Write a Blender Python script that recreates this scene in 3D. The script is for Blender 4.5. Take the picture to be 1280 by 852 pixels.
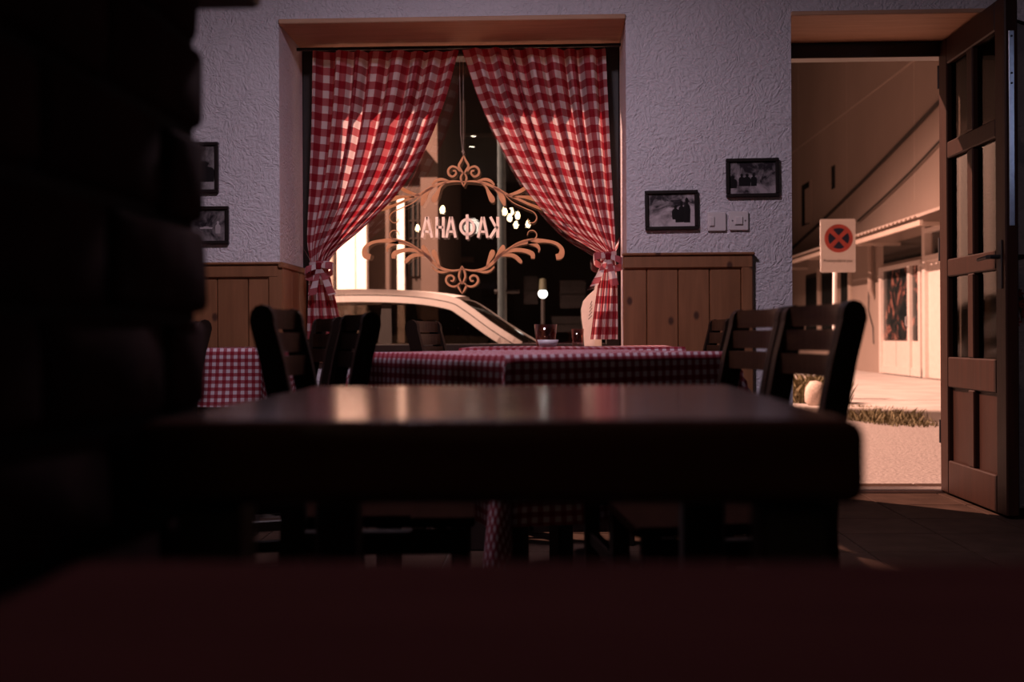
import bpy, bmesh, math, random
from mathutils import Vector, Matrix, Euler
R = random.Random(7)
PI = math.pi
S = bpy.context.scene
COL = S.collection
for o in list(bpy.data.objects): bpy.data.objects.remove(o)

# ------------------------------------------------------------------ camera, world, lamps, exposure
FPX = 1410.0
CAMH = 0.83
cam = bpy.data.cameras.new('camera'); CAM = bpy.data.objects.new('camera', cam); COL.objects.link(CAM)
cam.sensor_width = 36.0; cam.lens = FPX / 1280 * 36
YAW = math.atan(50 / FPX); ROLL = math.radians(0.3)
CAMROT = Matrix.Rotation(YAW, 3, 'Z') @ Matrix.Rotation(PI / 2, 3, 'X') @ Matrix.Rotation(-ROLL, 3, 'Z')
CAM.rotation_euler = CAMROT.to_euler(); CAM.location = (0, 0, CAMH)
cam.shift_y = -6 / 1280; cam.clip_start = 0.02; cam.clip_end = 300
cam.dof.use_dof = True; cam.dof.focus_distance = 5.4; cam.dof.aperture_fstop = 2.8
S.camera = CAM

S.view_settings.view_transform = 'Standard'; S.view_settings.look = 'None'
S.view_settings.gamma = 1.0; S.view_settings.use_curve_mapping = False; S.view_settings.exposure = 0.0

W = bpy.data.worlds.new('night_sky'); S.world = W; W.use_nodes = True
W.node_tree.nodes['Background'].inputs[0].default_value = (0.30, 0.15, 0.10, 1)
W.node_tree.nodes['Background'].inputs[1].default_value = 0.010

def lamp(name, kind, loc, target, energy, color, **kw):
    d = bpy.data.lights.new(name, kind); d.energy = energy; d.color = color
    for k, v in kw.items(): setattr(d, k, v)
    o = bpy.data.objects.new(name, d); COL.objects.link(o); o.location = loc
    o.rotation_euler = (Vector(target) - Vector(loc)).to_track_quat('-Z', 'Y').to_euler()
    return o
# sodium street lamp across the road, out of the frame to the left
lamp('street_lamp_light', 'SPOT', (-8.0, 15.0, 11.5), (-8.0, 15.001, 0), 44000, (1.0, 0.54, 0.40), spot_size=math.radians(135), spot_blend=0.28, shadow_soft_size=0.10)
# pale bluish ceiling lamp of the room
lamp('ceiling_lamp_light', 'AREA', (-0.42, 3.45, 2.86), (-0.42, 3.45, 0), 52, (0.97, 0.77, 0.91), shape='DISK', size=0.34)

# ------------------------------------------------------------------ helpers
def ray(px, py):
    return CAMROT @ Vector(((px - 640) / FPX, (420 - py) / FPX, -1.0))
def P(px, py, Y):
    r = ray(px, py); t = Y / r.y
    return Vector((r.x * t, Y, CAMH + r.z * t))
def PX(px, py, X):
    r = ray(px, py); t = X / r.x
    return Vector((X, r.y * t, CAMH + r.z * t))
def PZ(px, py, z):
    r = ray(px, py); t = (z - CAMH) / r.z
    return Vector((r.x * t, r.y * t, z))

class MB:
    def __init__(s): s.v = []; s.f = []; s.uv = {}
    def add(s, vs, fs):
        b = len(s.v); s.v += [tuple(v) for v in vs]; s.f += [tuple(i + b for i in f) for f in fs]; return s
    def box(s, x0, x1, y0, y1, z0, z1):
        vs = [(x, y, z) for z in (z0, z1) for y in (y0, y1) for x in (x0, x1)]
        return s.add(vs, [(0, 2, 3, 1), (4, 5, 7, 6), (0, 1, 5, 4), (2, 6, 7, 3), (0, 4, 6, 2), (1, 3, 7, 5)])
    def rbox(s, x0, x1, y0, y1, z0, z1, b=0.004, seg=1):
        bm = bmesh.new(); bmesh.ops.create_cube(bm, size=1)
        for v in bm.verts:
            v.co = ((x0 + x1) / 2 + v.co.x * (x1 - x0), (y0 + y1) / 2 + v.co.y * (y1 - y0), (z0 + z1) / 2 + v.co.z * (z1 - z0))
        bmesh.ops.bevel(bm, geom=bm.edges[:], offset=b, segments=seg, affect='EDGES', profile=0.5)
        bm.verts.index_update()
        s.add([v.co[:] for v in bm.verts], [[v.index for v in f.verts] for f in bm.faces]); bm.free(); return s
    def tube(s, pts, rads, n=8, cap=True, sq=1.0):
        pts = [Vector(p) for p in pts]
        if not hasattr(rads, '__len__'): rads = [rads] * len(pts)
        rings = []; up = None
        for i, p in enumerate(pts):
            d = (pts[min(i + 1, len(pts) - 1)] - pts[max(i - 1, 0)]).normalized()
            if up is None:
                up = Vector((0, 0, 1)) if abs(d.z) < 0.9 else Vector((1, 0, 0))
            a = d.cross(up).normalized(); up = a.cross(d).normalized()
            rings.append([p + (a * math.cos(2 * PI * k / n) + up * math.sin(2 * PI * k / n) * sq) * rads[i] for k in range(n)])
        vs = [v for r in rings for v in r]; fs = []
        for i in range(len(pts) - 1):
            for k in range(n):
                fs.append((i * n + k, i * n + (k + 1) % n, (i + 1) * n + (k + 1) % n, (i + 1) * n + k))
        if cap:
            fs.append(tuple(range(n - 1, -1, -1))); fs.append(tuple((len(pts) - 1) * n + k for k in range(n)))
        return s.add(vs, fs)
    def lathe(s, prof, c=(0, 0, 0), n=20, axis='z'):
        vs = []; fs = []
        for (r, h) in prof:
            for k in range(n):
                a = 2 * PI * k / n
                if axis == 'z': vs.append((c[0] + r * math.cos(a), c[1] + r * math.sin(a), c[2] + h))
                elif axis == 'y': vs.append((c[0] + r * math.cos(a), c[1] + h, c[2] + r * math.sin(a)))
                else: vs.append((c[0] + h, c[1] + r * math.cos(a), c[2] + r * math.sin(a)))
        for i in range(len(prof) - 1):
            for k in range(n): fs.append((i * n + k, i * n + (k + 1) % n, (i + 1) * n + (k + 1) % n, (i + 1) * n + k))
        return s.add(vs, fs)
    def prism(s, poly, y0, y1):          # polygon in x,z extruded along y
        n = len(poly)
        vs = [(p[0], y0, p[1]) for p in poly] + [(p[0], y1, p[1]) for p in poly]
        fs = [tuple(range(n)), tuple(range(2 * n - 1, n - 1, -1))] + [(i, i + n, (i + 1) % n + n, (i + 1) % n) for i in range(n)]
        return s.add(vs, fs)
    def grid(s, fn, nu, nv, uvfn=None):
        b = len(s.v)
        for j in range(nv + 1):
            for i in range(nu + 1):
                s.v.append(tuple(fn(i / nu, j / nv)))
                if uvfn: s.uv[b + j * (nu + 1) + i] = uvfn(i / nu, j / nv)
        for j in range(nv):
            for i in range(nu):
                a = b + j * (nu + 1) + i; s.f.append((a, a + 1, a + nu + 2, a + nu + 1))
        return s
    def mesh(s, name, m, smooth=False, fix=True):
        me = bpy.data.meshes.new(name); me.from_pydata(s.v, [], s.f)
        if fix and not s.uv:
            bm = bmesh.new(); bm.from_mesh(me); bmesh.ops.recalc_face_normals(bm, faces=bm.faces[:]); bm.to_mesh(me); bm.free()
        if s.uv:
            ul = me.uv_layers.new(name='UVMap')
            for l in me.loops: ul.data[l.index].uv = s.uv.get(l.vertex_index, (0, 0))
        me.materials.append(m)
        if smooth:
            for p in me.polygons: p.use_smooth = True
        return me
    def build(s, name, m, parent=None, smooth=False, label=None, cat=None, group=None, kind=None):
        o = bpy.data.objects.new(name, s.mesh(name, m, smooth)); COL.objects.link(o); o.parent = parent
        return tag(o, label, cat, group, kind)

def tag(o, label=None, cat=None, group=None, kind=None):
    if label: o['label'] = label
    if cat: o['category'] = cat
    if group: o['group'] = group
    if kind: o['kind'] = kind
    return o
def empty(name, loc=(0, 0, 0), rz=0, label=None, cat=None, group=None, kind=None, parent=None):
    o = bpy.data.objects.new(name, None); COL.objects.link(o); o.location = loc; o.rotation_euler = (0, 0, rz)
    o.empty_display_size = 0.05; o.parent = parent
    return tag(o, label, cat, group, kind)
def inst(name, me, loc, parent=None, rot=None):
    o = bpy.data.objects.new(name, me); COL.objects.link(o); o.location = loc; o.parent = parent
    if rot: o.rotation_euler = rot
    return o
def copy_tree(o, parent=None):
    c = o.copy(); COL.objects.link(c); c.parent = parent
    for ch in o.children: copy_tree(ch, c)
    return c
def setcol(i, c): i.default_value = (c[0], c[1], c[2], 1)

# ------------------------------------------------------------------ materials
def newmat(name):
    m = bpy.data.materials.new(name); m.use_nodes = True; nt = m.node_tree
    return m, nt, nt.nodes['Principled BSDF']
def lk(nt, a, b): nt.links.new(a, b)
def noise(nt, scale, detail=4, rough=0.5, vec=None, dist=0.0):
    n = nt.nodes.new('ShaderNodeTexNoise'); n.inputs['Scale'].default_value = scale; n.inputs['Detail'].default_value = detail
    n.inputs['Roughness'].default_value = rough; n.inputs['Distortion'].default_value = dist
    if vec: lk(nt, vec, n.inputs['Vector'])
    return n
def coords(nt, scale=(1, 1, 1), kind='Object', rnd=False):
    t = nt.nodes.new('ShaderNodeTexCoord'); mp = nt.nodes.new('ShaderNodeMapping'); mp.inputs['Scale'].default_value = scale
    lk(nt, t.outputs[kind], mp.inputs['Vector'])
    if rnd:
        oi = nt.nodes.new('ShaderNodeObjectInfo'); mu = nt.nodes.new('ShaderNodeMath'); mu.operation = 'MULTIPLY'; mu.inputs[1].default_value = 37.0
        lk(nt, oi.outputs['Random'], mu.inputs[0]); lk(nt, mu.outputs[0], mp.inputs['Location'])
    return mp.outputs[0]
def ramp(nt, fac, stops):
    r = nt.nodes.new('ShaderNodeValToRGB'); e = r.color_ramp.elements
    while len(e) < len(stops): e.new(0.5)
    for i, (p, c) in enumerate(stops): e[i].position = p; e[i].color = (c[0], c[1], c[2], 1)
    lk(nt, fac, r.inputs[0]); return r.outputs[0]
def bump(nt, b, h, strength, dist):
    n = nt.nodes.new('ShaderNodeBump'); n.inputs['Strength'].default_value = strength; n.inputs['Distance'].default_value = dist
    lk(nt, h, n.inputs['Height']); lk(nt, n.outputs[0], b.inputs['Normal'])
def M_plain(name, c1, c2=None, rough=0.6, metal=0.0, scale=12, bm=0.0, rnd=False, spec=0.5, bd=0.01, stretch=(1, 1, 1), coat=0.0):
    m, nt, b = newmat(name); c2 = c2 or tuple(x * 0.75 for x in c1)
    n = noise(nt, scale, vec=coords(nt, stretch, rnd=rnd))
    lk(nt, ramp(nt, n.outputs['Fac'], [(0.3, c1), (0.7, c2)]), b.inputs['Base Color'])
    b.inputs['Roughness'].default_value = rough; b.inputs['Metallic'].default_value = metal
    b.inputs['Specular IOR Level'].default_value = spec; b.inputs['Coat Weight'].default_value = coat
    if bm: bump(nt, b, n.outputs['Fac'], bm, bd)
    return m
def M_wood(name, c1, c2, rough=0.45, axis='z', scale=1.0, knots=None, spec=0.5, coat=0.0):
    m, nt, b = newmat(name)
    st = {'z': (9, 9, 0.7), 'x': (0.7, 9, 9), 'y': (9, 0.7, 9)}[axis]
    v = coords(nt, tuple(s * scale for s in st), rnd=True)
    n = noise(nt, 2.2, 6, 0.6, v, 0.8); c = ramp(nt, n.outputs['Fac'], [(0.25, c1), (0.5, tuple((a + d) / 2 for a, d in zip(c1, c2))), (0.75, c2)])
    if knots:
        vo = nt.nodes.new('ShaderNodeTexVoronoi'); vo.voronoi_dimensions = '2D'; vo.inputs['Scale'].default_value = 1.0
        sx = nt.nodes.new('ShaderNodeSeparateXYZ'); cx = nt.nodes.new('ShaderNodeCombineXYZ'); lk(nt, coords(nt, (4.2, 4.2, 2.8), rnd=True), sx.inputs[0]); lk(nt, sx.outputs[0], cx.inputs[0]); lk(nt, sx.outputs[2], cx.inputs[1])
        lk(nt, cx.outputs[0], vo.inputs['Vector'])
        f = ramp(nt, vo.outputs['Distance'], [(0.035, (1, 1, 1)), (0.075, (0, 0, 0))])
        mx = nt.nodes.new('ShaderNodeMix'); mx.data_type = 'RGBA'; lk(nt, f, mx.inputs[0]); lk(nt, c, mx.inputs[6]); setcol(mx.inputs[7], knots); c = mx.outputs[2]
    lk(nt, c, b.inputs['Base Color']); b.inputs['Roughness'].default_value = rough; b.inputs['Specular IOR Level'].default_value = spec
    b.inputs['Coat Weight'].default_value = coat; b.inputs['Coat Roughness'].default_value = 0.12
    bump(nt, b, n.outputs['Fac'], 0.15, 0.004)
    return m
def M_plaster(name, c1, c2):
    m, nt, b = newmat(name); v = coords(nt)
    n = noise(nt, 34, 5, 0.55, v, 1.6); vo = nt.nodes.new('ShaderNodeTexVoronoi'); vo.feature = 'SMOOTH_F1'; vo.inputs['Scale'].default_value = 50
    n2 = noise(nt, 9, 3, 0.5, v, 0.5); mx = nt.nodes.new('ShaderNodeMix'); mx.data_type = 'VECTOR'; mx.inputs[0].default_value = 0.25
    lk(nt, v, mx.inputs[4]); lk(nt, n2.outputs['Color'], mx.inputs[5]); lk(nt, mx.outputs[1], vo.inputs['Vector'])
    ad = nt.nodes.new('ShaderNodeMath'); ad.operation = 'ADD'; lk(nt, n.outputs['Fac'], ad.inputs[0]); lk(nt, vo.outputs['Distance'], ad.inputs[1])
    big = noise(nt, 1.3, 3, 0.5, v)
    lk(nt, ramp(nt, big.outputs['Fac'], [(0.3, c1), (0.7, c2)]), b.inputs['Base Color'])
    b.inputs['Roughness'].default_value = 0.75; b.inputs['Specular IOR Level'].default_value = 0.3
    bump(nt, b, ad.outputs[0], 1.0, 0.0065)
    return m
def M_gingham(name, pitch, translucent=0.0, dark=(0.27, 0.016, 0.028), mid=(0.40, 0.11, 0.13), white=(0.66, 0.57, 0.60)):
    m, nt, b = newmat(name); t = nt.nodes.new('ShaderNodeTexCoord'); sp = nt.nodes.new('ShaderNodeSeparateXYZ'); lk(nt, t.outputs['UV'], sp.inputs[0])
    def stripe(o):
        a = nt.nodes.new('ShaderNodeMath'); a.operation = 'DIVIDE'; a.inputs[1].default_value = pitch; lk(nt, o, a.inputs[0])
        f = nt.nodes.new('ShaderNodeMath'); f.operation = 'FRACT'; lk(nt, a.outputs[0], f.inputs[0])
        g = nt.nodes.new('ShaderNodeMath'); g.operation = 'GREATER_THAN'; g.inputs[1].default_value = 0.5; lk(nt, f.outputs[0], g.inputs[0]); return g.outputs[0]
    s = nt.nodes.new('ShaderNodeMath'); s.operation = 'ADD'; lk(nt, stripe(sp.outputs[0]), s.inputs[0]); lk(nt, stripe(sp.outputs[1]), s.inputs[1])
    h = nt.nodes.new('ShaderNodeMath'); h.operation = 'MULTIPLY'; h.inputs[1].default_value = 0.5; lk(nt, s.outputs[0], h.inputs[0])
    r = nt.nodes.new('ShaderNodeValToRGB'); r.color_ramp.interpolation = 'CONSTANT'; e = r.color_ramp.elements; e.new(0.5)
    for i, (p, c) in enumerate([(0, dark), (0.25, mid), (0.75, white)]): e[i].position = p; e[i].color = (*c, 1)
    lk(nt, h.outputs[0], r.inputs[0])
    lk(nt, r.outputs[0], b.inputs['Base Color']); b.inputs['Roughness'].default_value = 0.85; b.inputs['Specular IOR Level'].default_value = 0.15
    if translucent:
        tr = nt.nodes.new('ShaderNodeBsdfTranslucent'); lk(nt, r.outputs[0], tr.inputs[0])
        mx = nt.nodes.new('ShaderNodeMixShader'); mx.inputs[0].default_value = translucent
        lk(nt, b.outputs[0], mx.inputs[1]); lk(nt, tr.outputs[0], mx.inputs[2]); lk(nt, mx.outputs[0], nt.nodes['Material Output'].inputs[0])
    return m
def M_thinglass(name, tint=(0.95, 0.96, 0.95), refl=1.9, rough=0.0, graze=0.9):
    m, nt, b = newmat(name); nt.nodes.remove(b)
    tr = nt.nodes.new('ShaderNodeBsdfTransparent'); setcol(tr.inputs[0], tint)
    gl = nt.nodes.new('ShaderNodeBsdfGlossy'); gl.inputs['Roughness'].default_value = rough
    lw = nt.nodes.new('ShaderNodeLayerWeight'); lw.inputs[0].default_value = 0.5      # two-sided Schlick reflectance of a thin pane
    pw = nt.nodes.new('ShaderNodeMath'); pw.operation = 'POWER'; pw.inputs[1].default_value = 5.0; lk(nt, lw.outputs['Facing'], pw.inputs[0])
    mu = nt.nodes.new('ShaderNodeMath'); mu.operation = 'MULTIPLY_ADD'; mu.inputs[1].default_value = graze; mu.inputs[2].default_value = 0.04 * refl; mu.use_clamp = True; lk(nt, pw.outputs[0], mu.inputs[0])
    mx = nt.nodes.new('ShaderNodeMixShader'); lk(nt, mu.outputs[0], mx.inputs[0]); lk(nt, tr.outputs[0], mx.inputs[1]); lk(nt, gl.outputs[0], mx.inputs[2])
    lk(nt, mx.outputs[0], nt.nodes['Material Output'].inputs[0]); return m
def M_translucent(name, col, amt):
    m, nt, b = newmat(name); n = noise(nt, 30, vec=coords(nt)); c = ramp(nt, n.outputs['Fac'], [(0.3, col), (0.7, tuple(x * 0.9 for x in col))])
    lk(nt, c, b.inputs['Base Color']); b.inputs['Roughness'].default_value = 0.5
    tr = nt.nodes.new('ShaderNodeBsdfTranslucent'); lk(nt, c, tr.inputs[0]); mx = nt.nodes.new('ShaderNodeMixShader'); mx.inputs[0].default_value = amt
    lk(nt, b.outputs[0], mx.inputs[1]); lk(nt, tr.outputs[0], mx.inputs[2]); lk(nt, mx.outputs[0], nt.nodes['Material Output'].inputs[0]); return m
def M_emit(name, col, strength):
    m, nt, b = newmat(name); n = noise(nt, 20); b.inputs['Emission Strength'].default_value = strength
    lk(nt, ramp(nt, n.outputs['Fac'], [(0.2, col), (0.8, tuple(x * 0.95 for x in col))]), b.inputs['Emission Color']); setcol(b.inputs['Base Color'], (0.8, 0.8, 0.8)); return m
def M_photo(name, scale, dist, lo, hi, seed):
    m, nt, b = newmat(name); mp = coords(nt, (1, 1, 1)); n = noise(nt, scale, 6, 0.6, mp, dist)
    n.noise_dimensions = '4D'; n.inputs['W'].default_value = seed
    sp = nt.nodes.new('ShaderNodeSeparateXYZ'); lk(nt, mp, sp.inputs[0])
    a = nt.nodes.new('ShaderNodeMath'); a.operation = 'MULTIPLY_ADD'; a.inputs[1].default_value = -1.1; lk(nt, sp.outputs[2], a.inputs[0]); lk(nt, n.outputs['Fac'], a.inputs[2])
    lk(nt, ramp(nt, a.outputs[0], [(0.40, lo), (0.47, tuple((x + y) / 2.6 for x, y in zip(lo, hi))), (0.60, hi)]), b.inputs['Base Color']); b.inputs['Roughness'].default_value = 0.25; return m

m_plaster = M_plaster('rough_plaster', (0.60, 0.56, 0.60), (0.52, 0.48, 0.52))
m_pine = M_wood('pine_board', (0.27, 0.115, 0.052), (0.17, 0.070, 0.030), 0.45, 'z', 1.0, knots=(0.06, 0.022, 0.012))
m_soffit = M_wood('soffit_wood', (0.52, 0.30, 0.19), (0.38, 0.205, 0.125), 0.7, 'x', 2.0)
m_dark = M_wood('dark_wood', (0.020, 0.010, 0.008), (0.010, 0.005, 0.004), 0.45, 'z')
m_chair = M_wood('chair_wood', (0.060, 0.026, 0.013), (0.020, 0.008, 0.005), 0.40, 'y', 1.4, spec=0.12)
m_chairz = M_wood('chair_post_wood', (0.014, 0.007, 0.005), (0.007, 0.004, 0.003), 0.45, 'z', 1.4, spec=0.12)
m_seat = M_wood('shaded_seat_wood', (0.016, 0.007, 0.005), (0.009, 0.004, 0.003), 0.7, 'y', 1.2, spec=0.0)  # chair wood darkened and dulled, shade under the tables put into the colour
m_table = M_wood('lacquered_table_wood', (0.050, 0.016, 0.011), (0.028, 0.009, 0.006), 0.17, 'x', 0.8, spec=0.2)
m_tableleg = M_wood('table_leg_wood', (0.014, 0.006, 0.004), (0.008, 0.004, 0.003), 0.5, 'z')
m_low = M_wood('matt_table_wood', (0.065, 0.021, 0.021), (0.040, 0.013, 0.013), 0.6, 'x', 0.8, spec=0.0)
m_frame = M_plain('black_frame_paint', (0.012, 0.008, 0.008), rough=0.4)
m_doorwood = M_wood('door_wood', (0.034, 0.012, 0.0075), (0.018, 0.007, 0.0045), 0.45, 'z', spec=0.12)
m_floor = M_plain('floor_tile', (0.052, 0.030, 0.022), (0.033, 0.019, 0.014), rough=0.75, spec=0.04, scale=9, rnd=True, bm=0.15, bd=0.004)
m_grout = M_plain('grout', (0.05, 0.035, 0.028), rough=0.9, scale=30)
m_ceil = M_plain('ceiling_paint', (0.35, 0.32, 0.33), rough=0.9)
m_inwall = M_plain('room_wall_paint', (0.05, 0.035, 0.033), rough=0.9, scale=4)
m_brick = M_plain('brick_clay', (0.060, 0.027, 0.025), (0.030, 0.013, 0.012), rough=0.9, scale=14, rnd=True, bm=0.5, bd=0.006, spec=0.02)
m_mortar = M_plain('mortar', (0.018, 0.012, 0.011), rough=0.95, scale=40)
m_curtain = M_gingham('gingham_curtain', 0.080, 0.42)
m_cloth = M_gingham('gingham_tablecloth', 0.0295, 0.0, (0.14, 0.008, 0.015), (0.20, 0.05, 0.065), (0.38, 0.31, 0.345))
m_glass = M_thinglass('window_glass')
m_doorglass = M_thinglass('door_glass', (0.30, 0.27, 0.23), 0.8, 0.06, 0.22)
m_sticker = M_translucent('tan_vinyl', (0.60, 0.45, 0.35), 0.75)
m_letter = M_translucent('white_vinyl', (0.88, 0.84, 0.84), 0.7)
m_wire = M_plain('nylon_cord', (0.55, 0.45, 0.38), rough=0.4)
m_steel = M_plain('brushed_steel', (0.65, 0.65, 0.70), (0.55, 0.55, 0.6), rough=0.28, metal=1.0, scale=40)
m_switch = M_plain('switch_plastic', (0.62, 0.56, 0.56), (0.58, 0.52, 0.53), rough=0.35)
m_switchdark = M_plain('switch_dark', (0.18, 0.14, 0.15), rough=0.5)
m_black = M_plain('black_rubber', (0.012, 0.011, 0.012), rough=0.6)

# ------------------------------------------------------------------ room shell
YW, YF, YE = 5.45, 6.00, 6.065            # inner wall face, frame plane, outer wall face
X0, X1, YB, ZC = -2.40, 3.20, -3.50, 2.95
WX0, WX1, WZ0, WZ1 = -1.322, 0.362, 0.70, 2.365
DX0, DX1 = 1.152, 2.122
m = MB()
m.box(X0, WX0, YW, YE, 0, WZ1); m.box(WX1, DX0, YW, YE, 0, WZ1); m.box(DX1, X1, YW, YE, 0, WZ1)
m.box(X0, X1, YW, YE, WZ1, 3.6); m.box(WX0, WX1, YW, YE, 0, WZ0)
m.build('wall_front', m_plaster, kind='structure')
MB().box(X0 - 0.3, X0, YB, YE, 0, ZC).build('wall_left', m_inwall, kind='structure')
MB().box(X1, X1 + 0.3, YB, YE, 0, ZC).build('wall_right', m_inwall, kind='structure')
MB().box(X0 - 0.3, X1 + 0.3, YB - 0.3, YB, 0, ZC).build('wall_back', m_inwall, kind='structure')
MB().box(X0 - 0.3, X1 + 0.3, YB - 0.3, YW, ZC, ZC + 0.2).build('ceiling', m_ceil, kind='structure')
fl = MB().box(X0 - 0.3, X1 + 0.3, YB - 0.3, YE, -0.2, -0.006).build('floor', m_grout, kind='structure')
TP = 0.40
tme = MB().rbox(-TP / 2 + 0.004, TP / 2 - 0.004, -TP / 2 + 0.004, TP / 2 - 0.004, -0.02, 0.0, 0.002).mesh('tile', m_floor)
for i in range(14):
    for j in range(13):
        x = X0 + 0.2 + i * TP; y = 0.55 + j * TP
        if y + TP / 2 > YW + 0.02 and not (DX0 - 0.3 < x < DX1 + 0.3): continue
        inst('tile', tme, (x, y, 0), fl)
for i in range(3):                        # tiles in the doorway
    for j in range(2):
        x = X0 + 0.2 + (9 + i) * TP
        inst('tile', tme, (x, 5.75 + j * TP, 0), fl)
# pine wainscot
def wainscot(name, x0, x1, bw, zc, end_right=False, ret=False):
    t = empty(name, kind='structure')
    y1 = YW; y0 = YW - 0.02
    x = x1 - (0.055 if end_right else 0)
    lo = x0
    while x > lo + 0.01:
        a = max(lo, x - bw)
        MB().rbox(a + 0.0015, x - 0.0015, y0, y1, 0.08, zc - 0.07, 0.004).build('board', m_pine, t); x = a
    MB().rbox(x0, x1, YW - 0.034, y1, zc - 0.075, zc - 0.012, 0.006).build('cap_rail', m_pine, t)
    MB().rbox(x0 - 0.005, x1 + 0.008, YW - 0.045, y1, zc - 0.014, zc, 0.005).build('cap_moulding', m_pine, t)
    MB().rbox(x0, x1, YW - 0.030, y1, 0.0, 0.085, 0.006).build('skirting', m_pine, t)
    if end_right: MB().rbox(x1 - 0.055, x1, YW - 0.032, y1, 0.0, zc - 0.012, 0.006).build('end_stile', m_pine, t)
    if ret:       # return into the window reveal
        for k in range(3):
            MB().rbox(x1 - 0.001, x1 + 0.018, YW + 0.006 + k * 0.172, YW + 0.006 + (k + 1) * 0.172 - 0.003, 0.705, zc - 0.03, 0.003).build('board', m_pine, t)
        MB().rbox(x1 - 0.001, x1 + 0.024, YW - 0.045, YW + 0.52, zc - 0.03, zc, 0.005).build('cap_moulding', m_pine, t)
        MB().rbox(x1 - 0.05, x1 + 0.02, YW - 0.032, YW + 0.004, 0.0, zc - 0.014, 0.005).build('end_stile', m_pine, t)
    return t
wainscot('trim_1', X0, WX0, 0.152, 1.195, ret=True)
wainscot('trim_2', WX1 - 0.02, P(940, 330, YW).x, 0.150, 1.225, end_right=True)
# wooden soffits over window and door
MB().rbox(WX0, WX1, YW - 0.012, YF - 0.02, WZ1 - 0.012, WZ1 + 0.012, 0.004).build('trim_3', m_soffit, kind='structure')
MB().rbox(DX0, DX1, YW - 0.012, YF - 0.02, WZ1 - 0.010, WZ1 + 0.012, 0.004).build('trim_4', m_soffit, kind='structure')
# outer canopy board above window and door (throws the shadow line on the curtains)
MB().box(X0, X1, YE, YE + 0.15, WZ1 - 0.02, WZ1 + 0.10).build('trim_5', m_dark, kind='structure')

# window: frame, sill, pane
win = empty('window_1', (0, 0, 0), kind='structure')
f = MB(); fw = 0.075
f.rbox(WX0, WX0 + fw, YF - 0.04, YF + 0.06, WZ0 + 0.03, WZ1, 0.006); f.build('window_frame_stile', m_frame, win)
MB().rbox(WX1 - fw, WX1, YF - 0.04, YF + 0.06, WZ0 + 0.03, WZ1, 0.006).build('window_frame_stile', m_frame, win)
MB().rbox(WX0 + fw, WX1 - fw, YF - 0.04, YF + 0.06, WZ1 - 0.05, WZ1 - 0.014, 0.006).build('window_frame_head', m_frame, win)
MB().rbox(WX0 + fw, WX1 - fw, YF - 0.04, YF + 0.06, WZ0 + 0.03, WZ0 + 0.09, 0.006).build('window_frame_bottom', m_frame, win)
MB().box(WX0 + fw - 0.01, WX1 - fw + 0.01, YF + 0.026, YF + 0.028, WZ0 + 0.08, WZ1 - 0.04).build('pane', m_glass, win)
MB().rbox(WX0 + 0.02, WX1, YW - 0.03, YF - 0.04, WZ0, WZ0 + 0.03, 0.008).build('window_sill', m_pine, win)

# door: frame, threshold, leaf swung into the room
door = empty('door_1', (0, 0, 0), kind='structure')
MB().rbox(DX0, DX0 + 0.055, YF - 0.05, YF + 0.05, 0, WZ1, 0.005).build('door_frame_post', m_frame, door)
MB().rbox(DX1 - 0.035, DX1, YF - 0.02, YF + 0.05, 0, WZ1, 0.005).build('door_frame_post', m_frame, door)
MB().rbox(DX0 + 0.055, DX1 - 0.035, YF - 0.05, YF + 0.05, 2.275, WZ1 - 0.011, 0.005).build('door_frame_head', m_frame, door)
MB().rbox(DX0, DX1, YF - 0.03, YE + 0.03, -0.03, 0.018, 0.006).build('threshold', m_steel, door)
LW, LT, LH = 0.86, 0.058, 2.335
leaf = empty('door_leaf', (DX1 - 0.038, YF - 0.03, 0.012), parent=door)     # local: -y towards the room, x thickness to the left
def lf(name, y0, y1, z0, z1, x0=-LT, x1=0.0, mt=m_doorwood, b=0.006): return MB().rbox(x0, x1, -y1, -y0, z0, z1, b).build(name, mt, leaf)
st = 0.115; mw = 0.075; mid = LW / 2
lf('stile', 0, st, 0, LH); lf('stile', LW - st, LW, 0, LH)
rails = [(0, 0.17), (0.545, 0.70), (1.11, 1.20), (1.715, 1.80), (2.20, LH)]
for (a, b_) in rails: lf('rail', st, LW - st, a, b_)
for (a, b_) in zip(rails[:-1], rails[1:]):
    z0, z1 = a[1], b_[0]
    lf('mullion', mid - mw / 2, mid + mw / 2, z0, z1)
    for (y0, y1) in ((st, mid - mw / 2), (mid + mw / 2, LW - st)):
        if z0 < 0.3: lf('panel', y0 - 0.004, y1 + 0.004, z0 - 0.004, z1 + 0.004, -LT * 0.62, -LT * 0.38, m_doorwood, 0.003)
        else:
            lf('pane', y0 - 0.004, y1 + 0.004, z0 - 0.004, z1 + 0.004, -LT * 0.55, -LT * 0.45, m_doorglass, 0.001)
fp = MB().rbox(-LT * 0.70, -LT * 0.30, -LW - 0.002, -LW + 0.004, 1.30, 2.17, 0.001).build('lock_plate', m_steel, leaf)
tag(fp, label='long pale steel edge plate')
for z in (2.145, 1.98, 1.935): MB().lathe([(0, 0), (0.005, 0), (0.005, 0.004), (0, 0.004)], (-LT / 2, -LW - 0.005, z), 10, 'y').build('screw', m_black, leaf)
for sx in (-1, 1):
    h = MB(); bx = -LT if sx < 0 else 0.0
    h.rbox(min(bx, bx + sx * 0.006), max(bx, bx + sx * 0.006), -LW + 0.035, -LW + 0.08, 1.02, 1.24, 0.002)
    h.tube([(bx, -LW + 0.057, 1.165), (bx + sx * 0.045, -LW + 0.057, 1.165), (bx + sx * 0.052, -LW + 0.075, 1.165), (bx + sx * 0.052, -LW + 0.19, 1.160)], [0.010, 0.010, 0.010, 0.008], 8)
    h.build('door_handle', m_black, leaf)
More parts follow.
